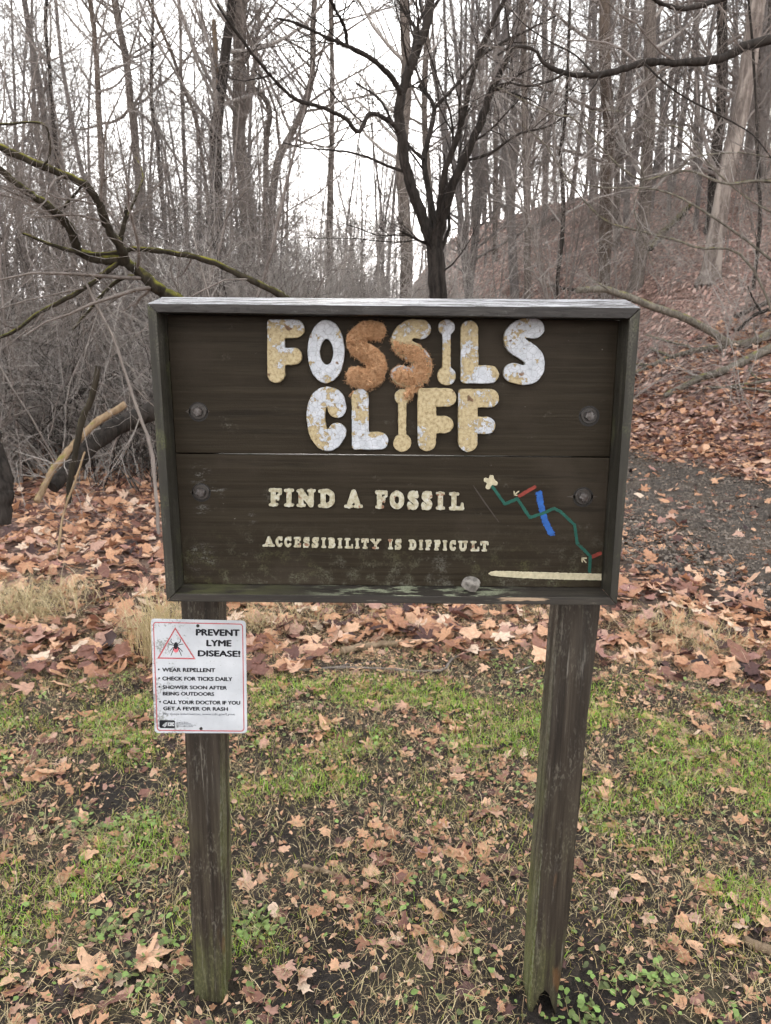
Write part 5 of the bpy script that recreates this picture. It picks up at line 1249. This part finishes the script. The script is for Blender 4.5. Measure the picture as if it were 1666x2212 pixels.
# a few singled-out big leaves
SPECIAL = [(950, 1975, .062, .62, 0, .45), (945, 2045, .055, .60, 1, .4), (200, 2105, .105, .70, 0, .15), (310, 2075, .07, .72, 0, .2), (890, 1590, .055, .55, 0, .2), (640, 1785, .042, .6, 0, .2), (700, 1570, .06, .66, 2, .3), (1260, 1460, .07, .72, 0, .3), (770, 1450, .07, .74, 0, .3), (150, 1890, .05, .4, 0, .3)]
sx_, sy_, sz2 = project(allp[0]); vis = (sx_ > 10) & (sx_ < PW - 10) & (sy_ > 0) & (sy_ < PH + 10)
vis &= ~((sx_ > 318) & (sx_ < 1385) & (sy_ < 1308))
score = np.where(vis, allp[1] / sz2, 0); order = np.argsort(-score)[:300]; single = np.zeros(len(score), bool); single[order] = True
gs = Geo()
for k in range(4):
    for sel, one in ((np.where((kinds == k) & ~single)[0], False), (np.where((kinds == k) & single)[0], True)):
        if not len(sel): continue
        pos, size, tint, tilt, curl = [a[sel] for a in allp]
        if not one:
            ds = size / np.hypot(pos[:, 0], pos[:, 1])
            lods = np.where(ds > .017, 0, np.where(ds > .009, 1, 2))
            for ld in range(3):
                w_ = lods == ld
                if not w_.any(): continue
                V, F4, F3, m_, _, _ = leaves_geo(k, pos[w_], size[w_], tint[w_], tilt[w_], curl[w_], ld)
                b0 = gs.n; gs.add(V.reshape(-1, 3), F3, np.repeat(tint[w_], m_))
                if len(F4): gs.F.setdefault(4, []).append(F4 + b0)
        else:
            V, _, _, m_, F4, F3 = leaves_geo(k, np.zeros((len(sel), 3)), size, tint, tilt, curl)
            for q in range(len(sel)):
                o = add('leaf', mesh_np('leaf', V[q], [F4, F3], True, np.full(m_, tint[q])), MT['leaf'], ground)
                o.location = pos[q]
tag(add('leaf_litter', gs.mesh('leaf_litter'), MT['leaf']), 'fallen brown leaves covering the woodland floor', 'leaves', None, 'stuff')
for (px, py, sz_, ti, kd, cu) in SPECIAL:
    p = on_ground(px, py); V, _, _, m_, F4, F3 = leaves_geo(kd, np.zeros((1, 3)), np.array([sz_]), np.array([ti]), np.array([.12]), np.array([cu]))
    o = add('leaf', mesh_np('leaf', V[0], [F4, F3], True, np.full(m_, ti)), MT['leaf'], ground); o.location = p + np.array([0, 0, .008])
# slope leaves: too small to tell apart singly
hp = polar(70000, 10.5, 42, -40, 41, .75); hw = path_mask(hp[:, 0], hp[:, 1]) < .2; hp = hp[hw]
n = len(hp); z = terrain(hp[:, 0], hp[:, 1]) + .015; a = rng.uniform(0, 2 * np.pi, n); s = rng.uniform(.022, .062, n)
c0 = np.c_[hp, z]; tl = rng.normal(0, .28, (n, 2))
q = np.array([(0, 1.1), (.6, .2), (.35, -.9), (-.5, -.7), (-.65, .3)])
X = (q[None, :, 0] * np.cos(a)[:, None] - q[None, :, 1] * np.sin(a)[:, None]) * s[:, None]; Y = (q[None, :, 0] * np.sin(a)[:, None] + q[None, :, 1] * np.cos(a)[:, None]) * s[:, None]
Zl = X * tl[:, :1] + Y * tl[:, 1:] + .03 * rng.random((n, 5))
gr_ = .01
dzx = (terrain(hp[:, 0] + .1, hp[:, 1]) - terrain(hp[:, 0] - .1, hp[:, 1])) / .2; dzy = (terrain(hp[:, 0], hp[:, 1] + .1) - terrain(hp[:, 0], hp[:, 1] - .1)) / .2
Zl = Zl + X * dzx[:, None] + Y * dzy[:, None]
V = np.stack([X, Y, Zl], -1) + c0[:, None, :]; F = (np.arange(n) * 5)[:, None] + np.arange(5)[None]
ti = np.clip(rng.beta(1.2, 1.1, n) + .25 * (fbm(hp[:, 0] * .6, hp[:, 1] * .6, 91) - .5), 0, 1)
tag(add('leaf_litter', mesh_np('leaf_litter', V.reshape(-1, 3), [F], True, np.repeat(ti, 5)), MT['hill_leaf']), 'pinkish brown leaf cover on the wooded slopes', 'leaves', None, 'stuff')

# ------------------------------------------------------------------ grass, straw, small green leaves, crumbs
def blades(name, label, xy, lo, hi, wd, lean, mat, tint, cat, lift=0.0):
    n = len(xy); b = np.c_[xy, terrain(xy[:, 0], xy[:, 1]) - .003 + lift]; h = rng.uniform(lo, hi, n); a = rng.uniform(0, 2 * np.pi, n); l = rng.uniform(lean[0], lean[1], n)
    dx, dy = np.cos(a), np.sin(a); w = wd * rng.uniform(.6, 1.2, n); fa = a + np.pi / 2 + rng.normal(0, .5, n)
    wx, wy = np.cos(fa) * w, np.sin(fa) * w
    ts = np.array([0, .5, 1.0]); wt = np.array([1, .85, .12])
    R = h[:, None] * ts[None]; th = l[:, None] * ts[None] ** .8
    hx = np.cumsum(np.diff(np.c_[np.zeros(n), R], axis=1) * np.sin(th), 1); hz = np.cumsum(np.diff(np.c_[np.zeros(n), R], axis=1) * np.cos(th), 1)
    C = b[:, None, :] + np.stack([hx * dx[:, None], hx * dy[:, None], np.maximum(hz, -.0) + .002], -1)
    S = np.stack([wx[:, None] * wt[None], wy[:, None] * wt[None], np.zeros((n, 3))], -1) / 2
    V = np.stack([C - S, C + S], 2).reshape(n, 6, 3)
    q = np.array([[0, 1, 3, 2], [2, 3, 5, 4]]); F = ((np.arange(n) * 6)[:, None, None] + q[None]).reshape(-1, 4)
    return tag(add(name, mesh_np(name, V.reshape(-1, 3), [F], True, np.repeat(tint, 6)), MT[mat]), label, cat, None, 'stuff')
gxy = polar(230000, .95, 4.3, -44, 44, .62)
gw = grass_w(gxy[:, 0], gxy[:, 1]); gxy = gxy[rng.random(len(gxy)) < gw * .95]; gw = grass_w(gxy[:, 0], gxy[:, 1])
n = len(gxy)
blades('grass', 'short green and yellowish grass in patches round the posts', gxy, .010, .040, .0026, (.3, 1.6), 'grass', np.clip(.15 + .75 * gw * rng.random(n) + rng.normal(0, .14, n) + .12 * (rng.random(n) < .15), 0, 1), 'grass')
sxy = polar(90000, .95, 4.4, -44, 44, .62); sxy = sxy[pit(sxy[:, 0], sxy[:, 1]) < rng.uniform(.15, 1.3, len(sxy))]; n = len(sxy)
blades('dead_grass', 'thin dead straw and stems lying on the soil', sxy, .012, .06, .0020, (1.15, 1.75), 'straw', np.clip(rng.beta(1.6, 1.7, n), 0, 1), 'straw', .004)
# standing tufts of dry grass
tx = []
for (px, py, Y, nn, sp0) in ((345, 1215, 3.5, 420, .07), (325, 1230, 3.8, 260, .09), (60, 1300, 4.0, 500, .16), (20, 1290, 4.2, 260, .14), (130, 1265, 4.3, 200, .15), (560, 1330, 3.9, 140, .12), (700, 1320, 4.0, 100, .15), (1450, 1230, 3.9, 160, .14), (1530, 1330, 3.6, 120, .12), (1210, 1330, 4.0, 80, .1)):
    c = at_y(px, py, Y)[:2]; tx.append((c + rng.normal(0, sp0, (nn, 2)) * (1, .5), .35 if px == 345 else .2))
blades('dry_grass_tuft', 'dry straw-coloured grass standing at the left frame board\'s foot', tx[0][0], .18, .46, .0035, (.1, .9), 'straw', rng.uniform(.55, 1, len(tx[0][0])), 'grass')
o_ = np.concatenate([t[0] for t in tx[1:]]); blades('dry_grass', 'bent dry straw-coloured grass among the leaves', o_, .1, .28, .003, (.6, 1.9), 'straw', rng.uniform(.45, 1, len(o_)), 'grass', .03)
# low green rosettes
cx = polar(9000, .95, 3.6, -44, 44, .6); cw = fbm(cx[:, 0] * 5, cx[:, 1] * 5, 101); cx = cx[(rng.random(len(cx)) < np.clip((cw - .42) * 4, .06, .9)) & (pit(cx[:, 0], cx[:, 1]) < .6)]
for (px, py, s_) in ((290, 1765, .05), (260, 1790, .05), (1340, 2105, .05), (1420, 2110, .04), (530, 2010, .04), (1260, 2150, .04), (180, 1760, .05), (240, 2000, .04), (310, 2110, .04), (560, 1990, .04)):
    p = _flat([(px, py)])[0]; cx = np.vstack([cx, p + rng.normal(0, s_, (45, 2)) * (1, .7)])
n = len(cx); s = rng.uniform(.004, .011, n); c0 = np.c_[cx, terrain(cx[:, 0], cx[:, 1]) + rng.uniform(.004, .018, n)]; a = rng.uniform(0, 6.28, n); tl = rng.normal(0, .35, (n, 2))
t = np.arange(7) * 2 * np.pi / 7; ro = np.array([1, .9, .95, .55, .95, .9, 1.0])
X = ro * np.cos(t + a[:, None]) * s[:, None]; Y = ro * np.sin(t + a[:, None]) * s[:, None]
V = np.stack([X, Y, X * tl[:, :1] + Y * tl[:, 1:]], -1) + c0[:, None]; F = (np.arange(n) * 7)[:, None] + np.arange(7)[None]
tag(add('ground_ivy', mesh_np('ground_ivy', V.reshape(-1, 3), [F], True, np.repeat(rng.random(n) ** .8, 7)), MT['clover']), 'tiny round green leaves of low ground cover', 'ground cover', None, 'stuff')
# crumbs of soil and grit
def crumbs(name, label, xy, lo, hi, mat, cat, up=.0):
    n = len(xy); c0 = np.c_[xy, terrain(xy[:, 0], xy[:, 1]) + up]; s = lo + (hi - lo) * rng.random(n) ** 3
    o8 = np.array([(1, 0, -.2), (-.5, .87, -.2), (-.5, -.87, -.2), (0, 0, .8)], float)
    V = o8[None] * s[:, None, None] * rng.uniform(.5, 1.2, (n, 4, 1)); a = rng.uniform(0, 6.28, n); ca, sa = np.cos(a)[:, None], np.sin(a)[:, None]
    V = np.stack([V[..., 0] * ca - V[..., 1] * sa, V[..., 0] * sa + V[..., 1] * ca, V[..., 2]], -1) + c0[:, None]
    f = np.array([(0, 1, 3), (1, 2, 3), (2, 0, 3), (0, 2, 1)])
    F = ((np.arange(n) * 4)[:, None, None] + f[None]).reshape(-1, 3)
    return tag(add(name, mesh_np(name, V.reshape(-1, 3), [F], False), MT[mat]), label, cat, None, 'stuff')
MT['crumb'] = plain('soil_crumb', (.030, .023, .019), .85, .6, 40)
MT['grit'] = plain('path_grit', (.15, .125, .105), .8, .8, 9)
crumbs('soil_crumbs', 'dark crumbs of wet soil', polar(16000, .95, 4.0, -44, 44, .6), .002, .008, 'crumb', 'soil')
gp = polar(70000, 3.5, 13, 8, 44, .7); gp = gp[path_mask(gp[:, 0], gp[:, 1]) > .35]; crumbs('path_grit', 'fine grey grit on the muddy path', gp, .005, .022, 'grit', 'grit', .027)
# sticks
def stick(label, pts, r0, r1, mat, cat='stick', lift=.012, name='fallen_stick', fork=()):
    def ln(pp):
        P = np.array([on_ground(x, y) for x, y in pp]); P[:, 2] += lift; return P
    P = ln(pts); root = empty(name, tuple(P[0]), label, cat)
    for k, (pp, a, b_) in enumerate([(P, r0, r1)] + [(ln(f), r1 * 1.1, r1 * .5) for f in fork]):
        L, R = smooth_line(pp, np.linspace(a, b_, len(pp)), 22); L += rng.normal(0, min(r0 * .3, .0018), L.shape); R = R * (1 + (rng.random(len(R)) - .5) * (.4 if r0 < .01 else .12))
        V, F = tube_arrays(L, R, 8); g = Geo(); g.add(V, F); q = np.arange(8)
        g.add(np.vstack([V[:8], L[:1]]), np.stack([(q + 1) % 8, q, np.full(8, 8)], -1)); g.add(np.vstack([V[-8:], L[-1:]]), np.stack([q, (q + 1) % 8, np.full(8, 8)], -1))
        add('shaft' if k == 0 else 'side_twig', g.mesh('shaft'), MT[mat], root)
stick('long thin grey stick lying across the leaves between the posts', [(640, 1453), (760, 1447), (860, 1452), (950, 1455), (975, 1430), (1010, 1415), (1090, 1405), (1190, 1397)], .0075, .004, 'twig_brown', fork=[[(700, 1449), (760, 1440), (830, 1433)]])
stick('thin grey twig lying just in front of the right post\'s leaf edge', [(1115, 1458), (1140, 1447), (1190, 1427)], .004, .002, 'twig_grey')
stick('flat pale piece of bark on the leaves between the posts', [(738, 1415), (790, 1403), (850, 1398), (900, 1392)], .022, .010, 'bark_snag', 'bark', .02)
stick('pale weathered stick end at the lower right edge', [(1610, 2040), (1640, 2055), (1700, 2075)], .012, .014, 'bark_snag')
stick('grey piece of bark near the left side of the grass between the posts', [(655, 1880), (690, 1888), (722, 1896)], .007, .005, 'bark_snag', 'bark', .014)
stick('short dark stick near the right post in the grass', [(1040, 1632), (1085, 1620), (1105, 1612)], .006, .004, 'bark_dark')
stick('dark wet bark chip in the grass between the posts', [(935, 1945), (950, 1965), (970, 1985)], .008, .005, 'bark_dark', 'bark')
stick('thin tan straw stalk slanting on the leaves below the sign', [(755, 1318), (785, 1345), (830, 1385)], .003, .002, 'log_tan', 'stalk')

def slope_log(label, pts, w, mat, depth):
    P = []
    for (x, y) in pts:
        p = on_ground(x, y); r = w / 2 * p[1] / FPX; p[2] += r * .6; P.append(p)
    P = np.array(P); root = empty('fallen_log', tuple(P[0]), label, 'log'); L, R = smooth_line(P, np.linspace(r * 1.1, r * .7, len(P)), 20)
    L += rng.normal(0, r * .15, L.shape); V, F = tube_arrays(L, R, 9); g = Geo(); g.add(V, F); q = np.arange(9)
    g.add(np.vstack([V[:9], L[:1]]), np.stack([(q + 1) % 9, q, np.full(9, 9)], -1)); g.add(np.vstack([V[-9:], L[-1:]]), np.stack([q, (q + 1) % 9, np.full(9, 9)], -1))
    add('log_stem', g.mesh('log_stem'), MT[mat], root)
    g = Geo(); twigs(g, L[None], R[None], [(6, .1, 1, (30, 80), (.4, 1.2), 6, .14, .02, 3, .3), (3, .2, 1, (25, 65), (.2, .5), 4, .15, 0, 3, .6)], .004); add('twigs', g.mesh('twigs'), MT['twig_brown'], root, None, 'stuff')
slope_log('dark log lying across the upper open slope right of the forked tree', [(1150, 500), (1180, 485), (1212, 468)], 9, 'bark_dark', 0)
slope_log('thin dark log lying low on the slope just above the sign', [(1190, 620), (1230, 628), (1290, 622)], 8, 'bark_dark', 0)
slope_log('mossy log slanting up the slope between the pale grey and the peeling tree', [(1400, 545), (1440, 500), (1490, 450)], 15, 'bark_moss', 0)
slope_log('dark log on the leaves at the right edge under the peeling tree', [(1590, 690), (1630, 668), (1680, 650)], 12, 'bark_dark', 0)
